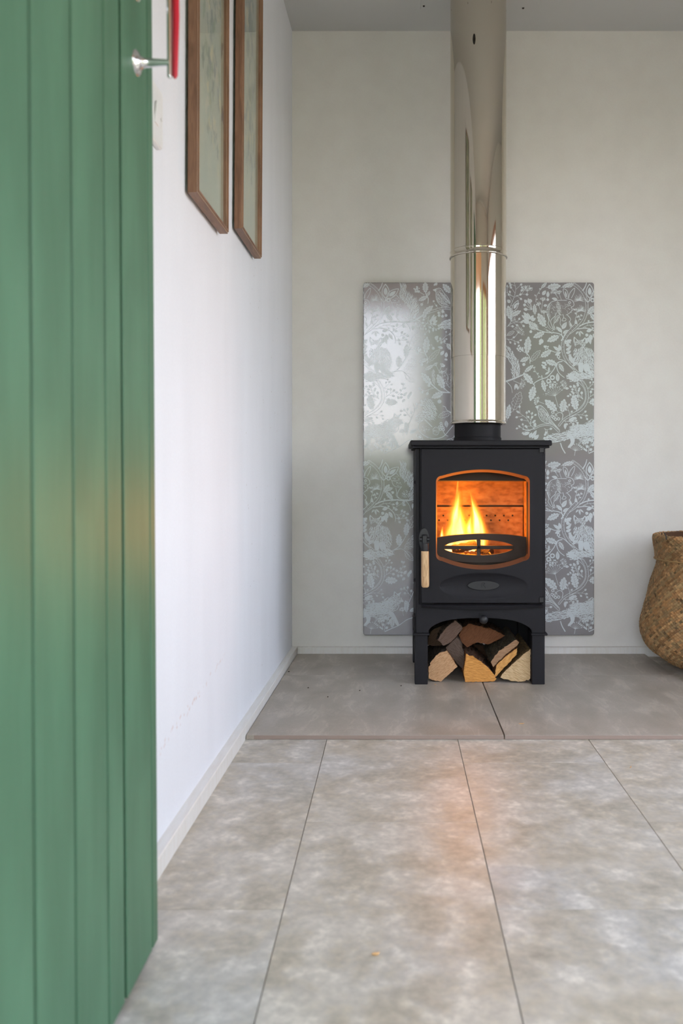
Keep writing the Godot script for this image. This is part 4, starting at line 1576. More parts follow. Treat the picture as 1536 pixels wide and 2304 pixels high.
# ---------------------------------------------------------------- pictures on the left wall
func picture(label: String, z0: float, z1: float, y: float, tilt: float, tall: float, art: Material) -> void:
	var along := Vector3(wall_x(z1) - wall_x(z0), 0, -(z1 - z0)).normalized()
	var off := along.cross(Vector3.UP)
	if off.x < 0:
		off = -off
	var w := Vector2(wall_x(z1) - wall_x(z0), z1 - z0).length()
	var root := thing("framed_picture", label, "picture", Vector3(wall_x(z0), y, -z0) + off * 0.006, "framed botanical prints on the left wall")
	root.basis = Basis(along, Vector3.UP, off) * Basis(Vector3(0, 0, 1), tilt)
	# local axes: x along the wall, y up, z out of the wall
	var prof := [Vector2(0, 0), Vector2(0, 0.0175), Vector2(0.0012, 0.0182), Vector2(0.0025, 0.0182), Vector2(0.0032, 0.0205), Vector2(0.0052, 0.0212), Vector2(0.0075, 0.0205), Vector2(0.0082, 0.0165), Vector2(0.0098, 0.0165), Vector2(0.0105, 0.0115), Vector2(0.0105, 0.0095)]
	var c := [Vector2(0, 0), Vector2(w, 0), Vector2(w, tall), Vector2(0, tall)]
	var inn := [Vector2(1, 1), Vector2(-1, 1), Vector2(-1, -1), Vector2(1, -1)]
	for k in 4:
		var m := (k + 1) % 4
		var s := Shape.new()
		var f := Shape.new()
		var mid: Vector2 = Vector2(w / 2, tall / 2)
		for i in prof.size() - 1:
			var p: Vector2 = prof[i]
			var q: Vector2 = prof[i + 1]
			var a: Vector2 = c[k] + inn[k] * p.x
			var b: Vector2 = c[m] + inn[m] * p.x
			var d: Vector2 = c[m] + inn[m] * q.x
			var e: Vector2 = c[k] + inn[k] * q.x
			var inward: Vector2 = (mid - (c[k] + c[m]) / 2.0).normalized()
			var dp := q - p
			var hint := Vector3(-inward.x * dp.y, -inward.y * dp.y, dp.x) if absf(dp.y) > 1e-6 or dp.x > 0 else Vector3(0, 0, 1)
			var into := f if i == 2 or i == 7 else s
			into.quad(Vector3(a.x, a.y, p.y), Vector3(b.x, b.y, p.y), Vector3(d.x, d.y, q.y), Vector3(e.x, e.y, q.y), hint)
		obj("frame_rail", s, M.frame, root)
		obj("fillet", f, M.fillet, root)
	var i0 := 0.0095
	var p := Shape.new()
	p.quad_uv(Vector3(i0, i0, 0.0098), Vector3(w - i0, i0, 0.0098), Vector3(w - i0, tall - i0, 0.0098), Vector3(i0, tall - i0, 0.0098), Vector3(0, 0, 1), Vector2(0, 1), Vector2(1, 1), Vector2(1, 0), Vector2(0, 0))
	p.box(Vector3(i0, i0, 0.001), Vector3(w - i0, tall - i0, 0.0096))
	for i in range(6, p.uv.size()):
		p.uv[i] = Vector2(0.02, 0.98)
	obj("botanical_print", p, art, root)
	for x in [0.03, w - 0.03]:
		for by in [0.03, tall - 0.03]:
			obj("bumper", Shape.new().box(Vector3(x - 0.006, by - 0.006, -0.0058), Vector3(x + 0.006, by + 0.006, 0.001)), M.black, root)
	obj("glass", Shape.new().box(Vector3(i0, i0, 0.0105), Vector3(w - i0, tall - i0, 0.012)), M.pane, root)


func build_pictures() -> void:
	picture("nearer of two wood-framed pale green botanical prints on the left wall", 1.630, 1.902, 1.1995, -0.0140, 0.76, M.art_a)
	picture("farther of two wood-framed pale green botanical prints, beside the back corner", 2.056, 2.318, 1.2515, -0.0290, 0.80, M.art_b)


func build_switch() -> void:
	var z0 := 1.373
	var z1 := 1.459
	var y0 := 1.213
	var y1 := 1.311
	var along := Vector3(wall_x(z1) - wall_x(z0), 0, -(z1 - z0)).normalized()
	var off := Vector3(-along.z, 0, along.x)
	if off.x < 0:
		off = -off
	var sw := thing("light_switch", "white plastic light switch on the left wall behind the green door", "light switch", Vector3(wall_x(z0), y0, -z0) + off * 0.0006)
	sw.basis = Basis(along, Vector3.UP, off)
	var w := 0.086
	var h := y1 - y0
	var p := PackedVector2Array()
	var r := 0.010
	for q in [[w - r, h - r, 0.0], [r, h - r, 90.0], [r, r, 180.0], [w - r, r, 270.0]]:
		for k in 6:
			var t := deg_to_rad(q[2] + 18.0 * k)
			p.append(Vector2(q[0] + cos(t) * r, q[1] + sin(t) * r))
	obj("faceplate", Shape.new().prism(p, 0.0085, 0.0, 0.002), M.plastic, sw)
	var rocker := Shape.new().box(Vector3(-0.011, -0.018, 0), Vector3(0.011, 0.018, 0.004), 0.001)
	rocker.moved(Transform3D(Basis(Vector3(1, 0, 0), 0.12), Vector3(w * 0.55, h * 0.5, 0.0085)))
	obj("rocker", rocker, M.plastic, sw)
	for y in [0.5]:
		for x in [0.013, w - 0.013]:
			obj("screw_cap", Shape.new().lathe([Vector2(0.003, 0), Vector2(0.003, 0.0006), Vector2(0, 0.0009)], 12).moved(Transform3D(Basis(Vector3(1, 0, 0), PI / 2), Vector3(x, h * y, 0.0095))), M.plastic, sw)


# ---------------------------------------------------------------- woven belly basket
func basket_radius(y: float, prof: PackedVector2Array) -> float:
	for i in prof.size() - 1:
		if y >= prof[i].y and y <= prof[i + 1].y:
			return lerpf(prof[i].x, prof[i + 1].x, (y - prof[i].y) / maxf(1e-6, prof[i + 1].y - prof[i].y))
	return prof[-1].x


func weave(s: Shape, path: PackedVector2Array, c: Vector3, across: int, size: float, seed_: int, lift: float) -> void:
	# path of (radius, height); diamonds of a plaited strip run round it
	rng.seed = seed_
	var length := [0.0]
	for i in range(1, path.size()):
		length.append(length[-1] + path[i].distance_to(path[i - 1]))
	var spot := func(u: float, l: float) -> Array:
		l = clampf(l, 0, length[-1])
		var i := 0
		while i < path.size() - 2 and length[i + 1] < l:
			i += 1
		var p := path[i].lerp(path[i + 1], (l - length[i]) / maxf(1e-6, length[i + 1] - length[i]))
		var d := (path[i + 1] - path[i]).normalized()
		var t := u * TAU
		# the plait sags a little: a slow wobble of the radius
		var rr := p.x * (1.0 + 0.012 * sin(t * 3.0 + p.y * 9.0))
		var dir := Vector3(sin(t), 0, cos(t))
		return [c + dir * rr + Vector3(0, p.y, 0), (dir * d.y - Vector3(0, d.x, 0)).normalized()]
	var rows := int(length[-1] / size)
	var shade_a := []
	var shade_b := []
	for k in across * 2 + 4:
		shade_a.append(rng.randf_range(0.72, 1.18))
		shade_b.append(rng.randf_range(0.72, 1.18))
	var tones := [lin(186, 140, 92), lin(174, 124, 78), lin(194, 152, 104), lin(160, 108, 68), lin(178, 146, 102), lin(146, 98, 62)]
	for r in rows + 1:
		for k in across:
			var u0 := (k + 0.5 * (r % 2)) / across
			var l0 := r * size
			var pts := [spot.call(u0 - 0.5 / across, l0), spot.call(u0, l0 + size), spot.call(u0 + 0.5 / across, l0), spot.call(u0, l0 - size)]
			var over := (k + r / 2) % 2 == 0
			var strand: int = (k + r / 2) % across if over else (k - r / 2 + across * 40) % across
			var tone: Color = tones[(strand * 7 + (0 if over else 3)) % tones.size()]
			var v: float = 0.82 * (shade_a if over else shade_b)[strand] * rng.randf_range(0.72, 1.22)
			if rng.randf() < 0.05:
				v *= 0.5
			s.tint = Color(tone.r * v, tone.g * v, tone.b * v)
			var m: Vector3 = (pts[0][0] + pts[1][0] + pts[2][0] + pts[3][0]) / 4.0
			var n: Vector3 = (pts[0][1] + pts[2][1] + pts[1][1] + pts[3][1]).normalized()
			# a strip lies lower where it dives under its neighbours
			var up := lift * rng.randf_range(0.7, 1.3)
			var tilt0 := 0 if over else 1
			var top := []
			for q in 4:
				var p: Vector3 = m + (pts[q][0] - m) * rng.randf_range(0.74, 0.96)
				top.append(p + n * (up * rng.randf_range(0.8, 1.2) if q % 2 == tilt0 else up * rng.randf_range(0.3, 0.8)))
			s.quad(top[0], top[1], top[2], top[3], n)
			for q in 4:
				var w := (q + 1) % 4
				var o: Vector3 = ((pts[q][0] + pts[w][0]) / 2.0 - m) + n * 0.002
				s.quad(pts[q][0] - n * 0.001, pts[w][0] - n * 0.001, top[w], top[q], o)


func build_basket() -> void:
	var z := 2.84
	var cx := 1586.0
	var c := Vector3(ax(cx, z), 0, -z)
	var b := thing("basket", "woven seagrass belly basket with folded rim standing beside the hearth", "basket", c)
	var k := z / F
	var prof := PackedVector2Array()
	prof.append(Vector2(0.004, 0.003))
	prof.append(Vector2(0.045, 0.004))
	for q in spline(V([1520, 1497, 1505, 1489, 1485, 1475, 1468, 1463, 1456, 1448, 1449, 1431, 1446, 1415, 1446.5, 1402, 1450, 1385, 1455, 1365, 1460, 1345, 1464, 1325, 1469, 1305, 1475, 1287, 1480, 1272, 1482, 1255, 1480, 1235, 1477, 1216]), 4):
		prof.append(Vector2((cx - q.x) * k, maxf(0.005, ay(q.y, z))))
	var s := Shape.new()
	s.tinted = true
	weave(s, prof, Vector3.ZERO, 96, 0.0053, 301, 0.0024)
	obj("woven_body", s, M.straw, b)
	# dark inner skin behind the plait, so that no light comes through
	var inner := []
	for p in prof:
		inner.append(Vector2(maxf(0.001, p.x - 0.003), p.y + 0.0015))
	obj("lining", Shape.new().lathe(inner, 64, Vector3.ZERO, 80.0), M.straw_skin, b)
	# the folded-over rim
	var rim := PackedVector2Array()
	for q in spline(V([1483, 1215, 1480, 1205, 1475.5, 1203, 1472, 1207, 1471.5, 1214, 1473.5, 1226, 1476, 1240, 1477.5, 1257]), 5):
		rim.append(Vector2((cx - q.x) * k, ay(q.y, z)))
	rim.reverse()
	var rs := Shape.new()
	rs.tinted = true
	weave(rs, rim, Vector3.ZERO, 76, 0.0053, 302, 0.0024)
	obj("folded_rim", rs, M.straw, b)
	var rl := []
	for p in rim:
		rl.append(Vector2(p.x - 0.002, p.y - 0.0005))
	obj("rim_lining", Shape.new().lathe(rl, 64, Vector3.ZERO, 80.0), M.straw_skin, b)
	# plaited edge along the foot of the rim
	var edge := []
	for i in 97:
		var t := TAU * i / 96.0
		edge.append(Vector3(sin(t) * ((cx - 1477.3) * k + 0.0015), ay(1257.5, z) + sin(i * 2.1) * 0.0008, cos(t) * ((cx - 1477.3) * k + 0.0015)))
	var es := Shape.new()
	es.tinted = true
	es.tint = lin(168, 134, 88)
	es.tube(edge, 0.0026, 8, false)
	obj("plaited_edge", es, M.straw, b)
	# wire end of the handle that stands up over the rim
	var wz := 2.76
	obj("handle_wire", Shape.new().tube([at(1498.5, 1214, wz) - c, at(1498, 1207, wz) - c, at(1496, 1202, wz) - c, at(1492, 1197, wz) - c], [0.0018, 0.0018, 0.0018, 0.0014], 8), M.iron_smooth, b)


# ---------------------------------------------------------------- splinters and crumbs
func splinter(label: String, px: float, py: float, ground: float, long: float, wide: float, turn: float, m: Material, called := "wood_splinter") -> void:
	var z := F * (EYE - ground) / (py - PY)
	var p := Vector3(ax(px, z), ground + 0.0005, -z)
	var s := Shape.new()
	s.tube([Vector3(-long / 2, wide * 0.4, 0), Vector3(-long / 5, wide * 0.55, wide * 0.4), Vector3(long / 4, wide * 0.5, wide * 0.3), Vector3(long / 2, wide * 0.7, -wide * 0.3)], [wide * 0.2, wide * 0.5, wide * 0.45, wide * 0.1], 6)
	var o := obj(called, s, m)
	o.position = p
	o.rotation.y = turn
	tag(o, label, "splinter", "wood crumbs on the floor and hearth")


func build_crumbs() -> void:
	splinter("pale curled wood splinter on the floor tile at far right", 1418, 1727, 0, 0.012, 0.0022, 1.1, M.chip)
	splinter("orange wood chip on the floor tiles in the foreground", 845, 2149, 0, 0.011, 0.004, 0.1, M.chip)
	splinter("thin wood splinter on the right hearth slab near its front edge", 1173, 1629, HEARTH_TOP, 0.016, 0.002, 0.1, M.chip)
	splinter("brown bark crumb on the back left hearth slab by the batten", 649.5, 1512.5, HEARTH_TOP, 0.006, 0.003, 0.2, M.dark_chip, "bark_crumb")
	splinter("black ember crumb nearest the left batten on the hearth", 693, 1548.5, HEARTH_TOP, 0.005, 0.0028, 0.4, M.dark_chip, "bark_crumb")
	splinter("black crumb on the left hearth slab, the one nearest its front edge", 737, 1569, HEARTH_TOP, 0.0045, 0.0025, 0.7, M.dark_chip, "bark_crumb")
	splinter("black crumb on the left hearth slab left of the stove leg", 809, 1554.5, HEARTH_TOP, 0.004, 0.0025, 0.2, M.dark_chip, "bark_crumb")
	splinter("bark crumb just in front of the stove's left leg", 902, 1544, HEARTH_TOP, 0.005, 0.0025, 0.2, M.dark_chip, "bark_crumb")
	splinter("flat brown chip under the log store beside the pale left log", 979, 1541, HEARTH_TOP, 0.006, 0.002, 0.0, M.chip, "bark_crumb")


# ---------------------------------------------------------------- printed woodland pattern of the splashback
class Print:
	const S := 4.0                # texture pixels per pixel of the photograph
	const W := 1836
	const H := 1604
	var m := PackedByteArray()
	var rng := RandomNumberGenerator.new()
	# the view in which the next motif is measured: tile = p * k + o
	var k := 1.0
	var o := Vector2.ZERO

	func _init() -> void:
		m.resize(W * H)
		rng.seed = 4

	func view(scale_: float, off: Vector2) -> void:
		k = 1.0 / scale_
		o = off

	func put(x: int, y: int, v: int) -> void:
		m[posmod(y, H) * W + posmod(x, W)] = v

	func dot(p: Vector2, r: float, v := 255) -> void:      # p, r in the current view
		p = (p * k + o) * S
		r = maxf(r * k * S, 0.7)
		for y in range(int(p.y - r), int(p.y + r) + 2):
			for x in range(int(p.x - r), int(p.x + r) + 2):
				if (x - p.x) * (x - p.x) + (y - p.y) * (y - p.y) <= r * r:
					put(x, y, v)

	func line(pts: PackedVector2Array, w0: float, w1: float, v := 255) -> void:
		var c := pts.size()
		for i in c - 1:
			var n := maxi(1, int(pts[i].distance_to(pts[i + 1]) * k * S / 1.6))
			for j in n:
				var t := (i + float(j) / n) / (c - 1)
				dot(pts[i].lerp(pts[i + 1], float(j) / n), lerpf(w0, w1, t) / 2.0, v)

	func curve(a: Array, w0: float, w1 := -1.0, v := 255) -> void:
		var p := PackedVector2Array()
		for i in range(0, a.size(), 2):
			p.append(Vector2(a[i], a[i + 1]))
		line(smooth(p), w0, w0 if w1 < 0 else w1, v)

	func smooth(p: PackedVector2Array, steps := 7, closed := false) -> PackedVector2Array:
		var r := PackedVector2Array()
		var c := p.size()
		for i in (c if closed else c - 1):
			var p0 := p[(i - 1 + c) % c] if closed or i > 0 else p[i]
			var p3 := p[(i + 2) % c] if closed or i + 2 < c else p[(i + 1) % c]
			for j in steps:
				r.append(p[i].cubic_interpolate(p[(i + 1) % c], p0, p3, float(j) / steps))
		if not closed:
			r.append(p[c - 1])
		return r

	func fill(pts: PackedVector2Array, v := 255) -> void:
		var q := PackedVector2Array()
		var y0 := 1e9
		var y1 := -1e9
		for p in pts:
			var t := (p * k + o) * S
			q.append(t)
			y0 = minf(y0, t.y)
			y1 = maxf(y1, t.y)
		for y in range(int(ceil(y0)), int(y1) + 1):
			var xs := []
			for i in q.size():
				var a := q[i]
				var b := q[(i + 1) % q.size()]
				if (a.y <= y) != (b.y <= y):
					xs.append(a.x + (y - a.y) / (b.y - a.y) * (b.x - a.x))
			xs.sort()
			for i in range(0, xs.size() - 1, 2):
				for x in range(int(ceil(xs[i])), int(xs[i + 1]) + 1):
					put(x, y, v)

	# plain pointed leaf
	func leaf(b: Vector2, t: Vector2, w: float, style := 0) -> void:
		var d := t - b
		var s := Vector2(-d.y, d.x).normalized()
		var out := PackedVector2Array()
		for side in [1.0, -1.0]:
			for i in 11:
				var u: float = i / 10.0 if side > 0 else 1.0 - i / 10.0
				out.append(b + d * u + s * side * w * 0.5 * pow(sin(PI * pow(u, 0.85)), 0.85))
		if style == 1:      # outlined, with a filled middle
			line(out, w * 0.1 + 1.5, w * 0.1 + 1.5)
			var inn := PackedVector2Array()
			for p in out:
				inn.append((b + t) / 2.0 + (p - (b + t) / 2.0) * 0.55)
			fill(inn)
			return
		fill(out)
		line(PackedVector2Array([b + d * 0.12, b + d * 0.86]), 2.2, 1.2, 0)
		if style == 2:
			for i in range(1, 6):
				var u := 0.15 + i * 0.13
				for side in [1.0, -1.0]:
					line(PackedVector2Array([b + d * u, b + d * (u + 0.12) + s * side * w * 0.4]), 2.0, 1.0, 0)

	# lobed oak leaf
	func oak(b: Vector2, t: Vector2, w: float, style := 0) -> void:
		var d := t - b
		var s := Vector2(-d.y, d.x).normalized()
		var out := PackedVector2Array()
		var lobes := 4.5
		for side in [1.0, -1.0]:
			for i in 41:
				var u: float = i / 40.0 if side > 0 else 1.0 - i / 40.0
				var env := pow(sin(PI * pow(u, 0.75)), 0.7) * (0.45 + 0.65 * u) * (1.0 - 0.25 * u * u)
				var lobe := 0.70 + 0.34 * absf(sin(PI * lobes * u + (0.4 if side > 0 else 0.0)))
				out.append(b + d * (u + 0.02 * sin(u * 40.0)) + s * side * w * 0.62 * env * lobe)
		if style == 1:
			line(out, 4.5, 4.5)
		else:
			fill(out)
		var v := 255 if style == 1 else 0
		line(PackedVector2Array([b + d * 0.06, b + d * 0.92]), 4.0, 2.0, v)
		for i in 5:
			var u := 0.18 + i * 0.145
			for side in [1.0, -1.0]:
				line(PackedVector2Array([b + d * u, b + d * (u + 0.13) + s * side * w * (0.34 if style == 1 else 0.40)]), 3.0, 1.6, v)
				if style == 2:
					line(PackedVector2Array([b + d * (u + 0.06), b + d * (u + 0.16) + s * side * w * 0.3]), 2.0, 1.2, v)
		line(PackedVector2Array([b - d * 0.10, b + d * 0.06]), 5.0, 5.0)

	func berry(p: Vector2, r: float, from = null) -> void:
		if from != null:
			line(PackedVector2Array([from, p]), 4.5, 3.5)
		dot(p, r)

	func ring(p: Vector2, r: float, from = null) -> void:
		if from != null:
			line(PackedVector2Array([from, p]), 4.5, 3.5)
		dot(p, r)
		dot(p, r * 0.5, 0)

	# sprig of berries: stem along a curve, berries on both sides
	func sprig(a: Array, n: int, reach: float, r: float, leafy := false) -> void:
		var p := PackedVector2Array()
		for i in range(0, a.size(), 2):
			p.append(Vector2(a[i], a[i + 1]))
		p = smooth(p)
		line(p, 6.0, 4.0)
		for i in n:
			var t := (i + 0.7) / n * (p.size() - 1)
			var j := mini(int(t), p.size() - 2)
			var at_ := p[j].lerp(p[j + 1], t - j)
			var d := (p[j + 1] - p[j]).normalized()
			var side := 1.0 if i % 2 == 0 else -1.0
			var tip := at_ + (d * 0.75 + Vector2(-d.y, d.x) * side * 0.85) * reach * rng.randf_range(0.8, 1.15)
			if leafy:
				line(PackedVector2Array([at_, at_.lerp(tip, 0.4)]), 4.0, 3.5)
				leaf(at_.lerp(tip, 0.25), tip, r * 2.0)
			else:
				line(PackedVector2Array([at_, tip]), 4.5, 3.5)
				var q := tip + (tip - at_).normalized() * r * 0.6
				leaf(tip - (tip - at_).normalized() * r * 0.8, q + (tip - at_).normalized() * r * 1.1, r * 1.9)
		leaf(p[-1], p[-1] + (p[-1] - p[-3]).normalized() * reach * 0.8, r * 1.7)

	# umbel or thistle head
	func umbel(b: Vector2, c: Vector2, r: float, n: int, spread: float, head: float) -> void:
		line(PackedVector2Array([b, c]), 5.5, 5.0)
		var d := (c - b).normalized()
		for i in n:
			var a := (i / float(n - 1) - 0.5) * spread
			var e := c + d.rotated(a) * r * rng.randf_range(0.88, 1.05)
			line(PackedVector2Array([c, e]), 4.0, 3.0)
			for j in 5:
				dot(e + Vector2(rng.randfn(), rng.randfn()) * head, rng.randf_range(2.5, 5.0))

	func inside(p: Vector2, poly: PackedVector2Array) -> bool:
		return Geometry2D.is_point_in_polygon(p, poly)

	# short strokes of fur along a flow: angle at the start to angle at the end of the outline's box
	func fur(a: Array, step: float, long: float, w: float, ang0: float, ang1: float, v := 255, along_y := false) -> void:
		var p := PackedVector2Array()
		for i in range(0, a.size(), 2):
			p.append(Vector2(a[i], a[i + 1]))
		p = smooth(p, 6, true)
		var lo := p[0]
		var hi := p[0]
		for q in p:
			lo = lo.min(q)
			hi = hi.max(q)
		var y := lo.y
		var r := 0
		while y < hi.y:
			var x := lo.x + (step * 0.5 if r % 2 else 0.0)
			while x < hi.x:
				var q := Vector2(x, y) + Vector2(rng.randfn(), rng.randfn()) * step * 0.16
				if inside(q, p):
					var t := (q.y - lo.y) / (hi.y - lo.y) if along_y else (q.x - lo.x) / (hi.x - lo.x)
					var d := Vector2.from_angle(lerpf(ang0, ang1, t) + rng.randfn() * 0.18) * long * 0.5
					var bend := Vector2(-d.y, d.x) * 0.18
					curve([q.x - d.x, q.y - d.y, q.x + bend.x, q.y + bend.y, q.x + d.x, q.y + d.y], w, w * 0.35, v)
				x += step
			y += step * 0.8
			r += 1

	func shape(a: Array, v := 255) -> void:
		var p := PackedVector2Array()
		for i in range(0, a.size(), 2):
			p.append(Vector2(a[i], a[i + 1]))
		fill(smooth(p, 6, true), v)

	func dots(c: Vector2, r: float, n: int, size: float, squash := 1.0) -> void:
		for i in n:
			var a := rng.randf() * TAU
			var q := sqrt(rng.randf()) * r
			dot(c + Vector2(cos(a) * q, sin(a) * q * squash), size * rng.randf_range(0.6, 1.2))

	# a bough drawn as two edges with bark ticks
	func bough(a: Array, w0: float, w1: float) -> void:
		var p := PackedVector2Array()
		for i in range(0, a.size(), 2):
			p.append(Vector2(a[i], a[i + 1]))
		p = smooth(p)
		line(p, w0, w1)
		line(p, w0 - 11.0, maxf(1.0, w1 - 11.0), 0)
		for i in range(0, p.size() - 1):
			var d := (p[i + 1] - p[i]).normalized()
			var s := Vector2(-d.y, d.x)
			if rng.randf() < 0.8:
				line(PackedVector2Array([p[i] - s * w0 * 0.25, p[i] + s * w0 * 0.22 + d * 5.0]), 3.0, 2.0)


func P(x: float, y: float) -> Vector2:
	return Vector2(x, y)


func paint_pattern() -> Print:
	var p := Print.new()

	# --- left part of the repeat, measured in a view of the upper left of the panel
	p.view(5.76, Vector2(-17, -15))
	# boughs
	p.bough([170, 100, 250, 160, 320, 250, 350, 360, 345, 470, 300, 590, 210, 680, 120, 745], 40, 34)
	p.curve([300, 190, 330, 140, 345, 95, 350, 70], 16, 8)
	p.curve([330, 300, 360, 340, 400, 310, 420, 320], 12, 8)
	p.ring(P(424, 318), 26)
	p.curve([120, 745, 60, 790, 20, 840], 26, 16)
	p.curve([260, 650, 340, 615, 430, 600, 540, 595, 640, 605, 740, 590, 830, 540, 900, 490], 13, 20)
	p.bough([900, 490, 990, 460, 1090, 430, 1180, 420, 1260, 440], 34, 30)
	# rabbit at the left edge comes with the right part; thistle beside the bough
	for q in [[250, 270, 62], [275, 410, 56]]:
		for i in 15:
			var a := -PI / 2 + (i - 7) * 0.26
			var c := P(q[0], q[1] + q[2] * 0.8)
			var e: Vector2 = c + Vector2.from_angle(a) * q[2] * p.rng.randf_range(1.0, 1.45)
			p.curve([c.x, c.y, (c.x + e.x) / 2 + sin(a * 3) * 9, (c.y + e.y) / 2, e.x, e.y], 9, 3)
	p.sprig([200, 560, 220, 500, 215, 450], 4, 42, 11, true)
	p.leaf(P(215, 660), P(205, 560), 36)
	p.leaf(P(160, 690), P(120, 590), 30, 1)
	p.sprig([240, 590, 255, 550, 268, 520], 3, 34, 9, true)
	# outlined leaves above
	p.leaf(P(390, 290), P(385, 110), 92, 1)
	p.curve([390, 290, 375, 340], 9, 9)
	p.leaf(P(400, 290), P(555, 170), 84, 1)
	p.oak(P(370, 500), P(435, 395), 78)
	p.oak(P(395, 490), P(480, 590), 74)
	p.oak(P(400, 470), P(480, 440), 50)
	p.berry(P(480, 500), 18, P(440, 470))
	p.oak(P(110, 150), P(180, 100), 50)
	# squirrel: bushy tail, outlined body
	p.fur([560, 260, 580, 180, 560, 110, 620, 90, 665, 120, 655, 200, 700, 230, 770, 290, 810, 380, 815, 460, 770, 540, 690, 590, 720, 480, 710, 420, 640, 350], 21, 44, 10, -1.9, -0.9)
	p.curve([580, 270, 630, 330, 690, 380, 715, 430, 705, 500, 680, 570], 9, 6)
	p.curve([560, 290, 520, 250, 470, 280, 450, 320, 470, 345, 510, 350], 7, 5)
	p.curve([470, 350, 480, 390, 510, 420, 560, 430, 600, 420], 7, 5)
	p.curve([590, 430, 560, 470, 540, 520, 550, 560, 600, 590, 680, 590], 8, 6)
	p.curve([520, 440, 530, 500, 525, 540, 560, 580], 7, 6)
	p.dot(P(508, 322), 9)
	p.dots(P(520, 330), 46, 26, 4)
	p.dots(P(650, 520), 62, 46, 5, 0.75)
	p.dots(P(560, 390), 34, 18, 4)
	p.curve([545, 590, 500, 600, 470, 570], 12, 6)
	# leaves and berries between squirrel and bird
	p.oak(P(905, 220), P(900, 80), 92, 2)
	p.curve([905, 210, 920, 260, 940, 300, 935, 360], 12, 12)
	p.oak(P(925, 270), P(815, 320), 70)
	p.oak(P(930, 260), P(960, 200), 44)
	p.dots(P(800, 180), 46, 16, 11, 0.9)
	p.curve([800, 200, 850, 225, 890, 250], 7, 6)
	p.berry(P(855, 372), 19, P(875, 340))
	p.oak(P(870, 500), P(1000, 390), 84, 2)
	p.oak(P(900, 480), P(880, 550), 66)
	# bird on the bough
	p.curve([1045, 230, 1030, 180, 1075, 160, 1110, 175, 1140, 220, 1190, 280, 1230, 370], 8, 7)
	p.shape([1000, 182, 1045, 168, 1040, 205, 1022, 200])
	p.curve([1040, 230, 1045, 300, 1070, 350, 1110, 385, 1160, 395, 1210, 390], 8, 7)
	p.fur([1050, 240, 1110, 215, 1190, 300, 1220, 370, 1130, 380, 1070, 330], 16, 18, 7, 0.7, 1.1)
	p.fur([1040, 190, 1075, 172, 1105, 190, 1095, 225, 1050, 225], 12, 10, 4, 0.4, 1.2)
	p.dot(P(1066, 192), 8, 0)
	p.curve([1110, 240, 1160, 290, 1240, 380], 8, 5)
	p.curve([1120, 390, 1110, 420], 7, 6)
	p.curve([1170, 400, 1165, 425], 7, 6)
	p.oak(P(1230, 220), P(1130, 110), 96, 2)
	p.leaf(P(1010, 130), P(1050, 90), 26)
	p.leaf(P(1045, 130), P(1050, 75), 22)
	p.curve([1060, 410, 1040, 390, 1020, 350], 6, 5)
	p.dot(P(1010, 330), 13)
	p.dot(P(1045, 385), 11)
	# below the bough
	for q in [[1075, 480], [1125, 525], [1170, 515], [1080, 515], [1130, 465]]:
		p.berry(P(q[0], q[1]), 18, P(1130, 440))
	for q in [[980, 590, 1020, 500], [1000, 600, 1045, 520], [1010, 605, 1060, 580], [1000, 610, 1030, 640], [980, 560, 965, 620]]:
		p.leaf(P(q[0], q[1]), P(q[2], q[3]), 34)
	p.sprig([950, 520, 935, 600, 950, 700], 5, 60, 14)
	p.sprig([940, 600, 900, 640, 880, 680], 3, 40, 14)
	p.sprig([940, 620, 990, 650, 1030, 690], 4, 40, 14)
	p.umbel(P(730, 610), P(770, 620), 60, 9, 3.0, 9)
	p.curve([650, 610, 690, 660, 715, 740], 8, 5)
	p.leaf(P(740, 640), P(735, 710), 26)
	p.leaf(P(750, 640), P(775, 705), 28)
	p.fur([1080, 640, 1140, 580, 1230, 560, 1260, 640, 1200, 690, 1110, 680], 24, 34, 15, -0.6, -0.2)
	# berry bough above the fox
	p.curve([230, 690, 330, 680, 420, 700, 490, 760, 515, 830, 510, 880], 11, 8)
	p.sprig([300, 670, 380, 640, 470, 650], 5, 52, 13)
	p.sprig([470, 730, 520, 690, 600, 640], 3, 60, 18, true)
	p.sprig([515, 780, 570, 790, 620, 760], 3, 44, 17)
	p.sprig([515, 830, 580, 840, 640, 830], 3, 40, 17)
	p.leaf(P(250, 720), P(265, 790), 24)
	p.leaf(P(240, 720), P(205, 760), 20)
	p.leaf(P(260, 715), P(310, 760), 20)
	for q in [[345, 720, 420, 700], [360, 750, 340, 790], [390, 760, 420, 830], [380, 780, 400, 890], [430, 750, 480, 830], [360, 800, 350, 880]]:
		p.leaf(P(q[0], q[1]), P(q[2], q[3]), 42)
	# seated fox
	p.shape([180, 860, 185, 790, 230, 830, 290, 830, 330, 800, 345, 860, 320, 920, 270, 950, 210, 930])
	p.shape([195, 850, 195, 810, 220, 840], 0)
	p.shape([310, 850, 325, 815, 330, 855], 0)
	p.fur([180, 860, 260, 840, 340, 860, 320, 930, 260, 960, 190, 940], 17, 22, 6, 2.2, 0.9, 0)
	p.shape([215, 900, 260, 890, 280, 930, 240, 965, 205, 930], 0)
	p.dot(P(222, 880), 7, 0)
	p.dot(P(290, 880), 7, 0)
	p.fur([180, 960, 260, 950, 330, 930, 420, 960, 460, 1050, 470, 1150, 430, 1230, 340, 1200, 240, 1180, 190, 1080], 20, 32, 10, 1.9, 0.9)
	p.shape([245, 1130, 300, 1140, 300, 1240, 248, 1240])
	p.shape([310, 1150, 370, 1150, 390, 1230, 320, 1235])
	p.fur([100, 1290, 180, 1240, 300, 1260, 420, 1230, 490, 1260, 470, 1310, 400, 1340, 330, 1330, 240, 1380, 150, 1360], 21, 46, 13, -0.2, 0.5)
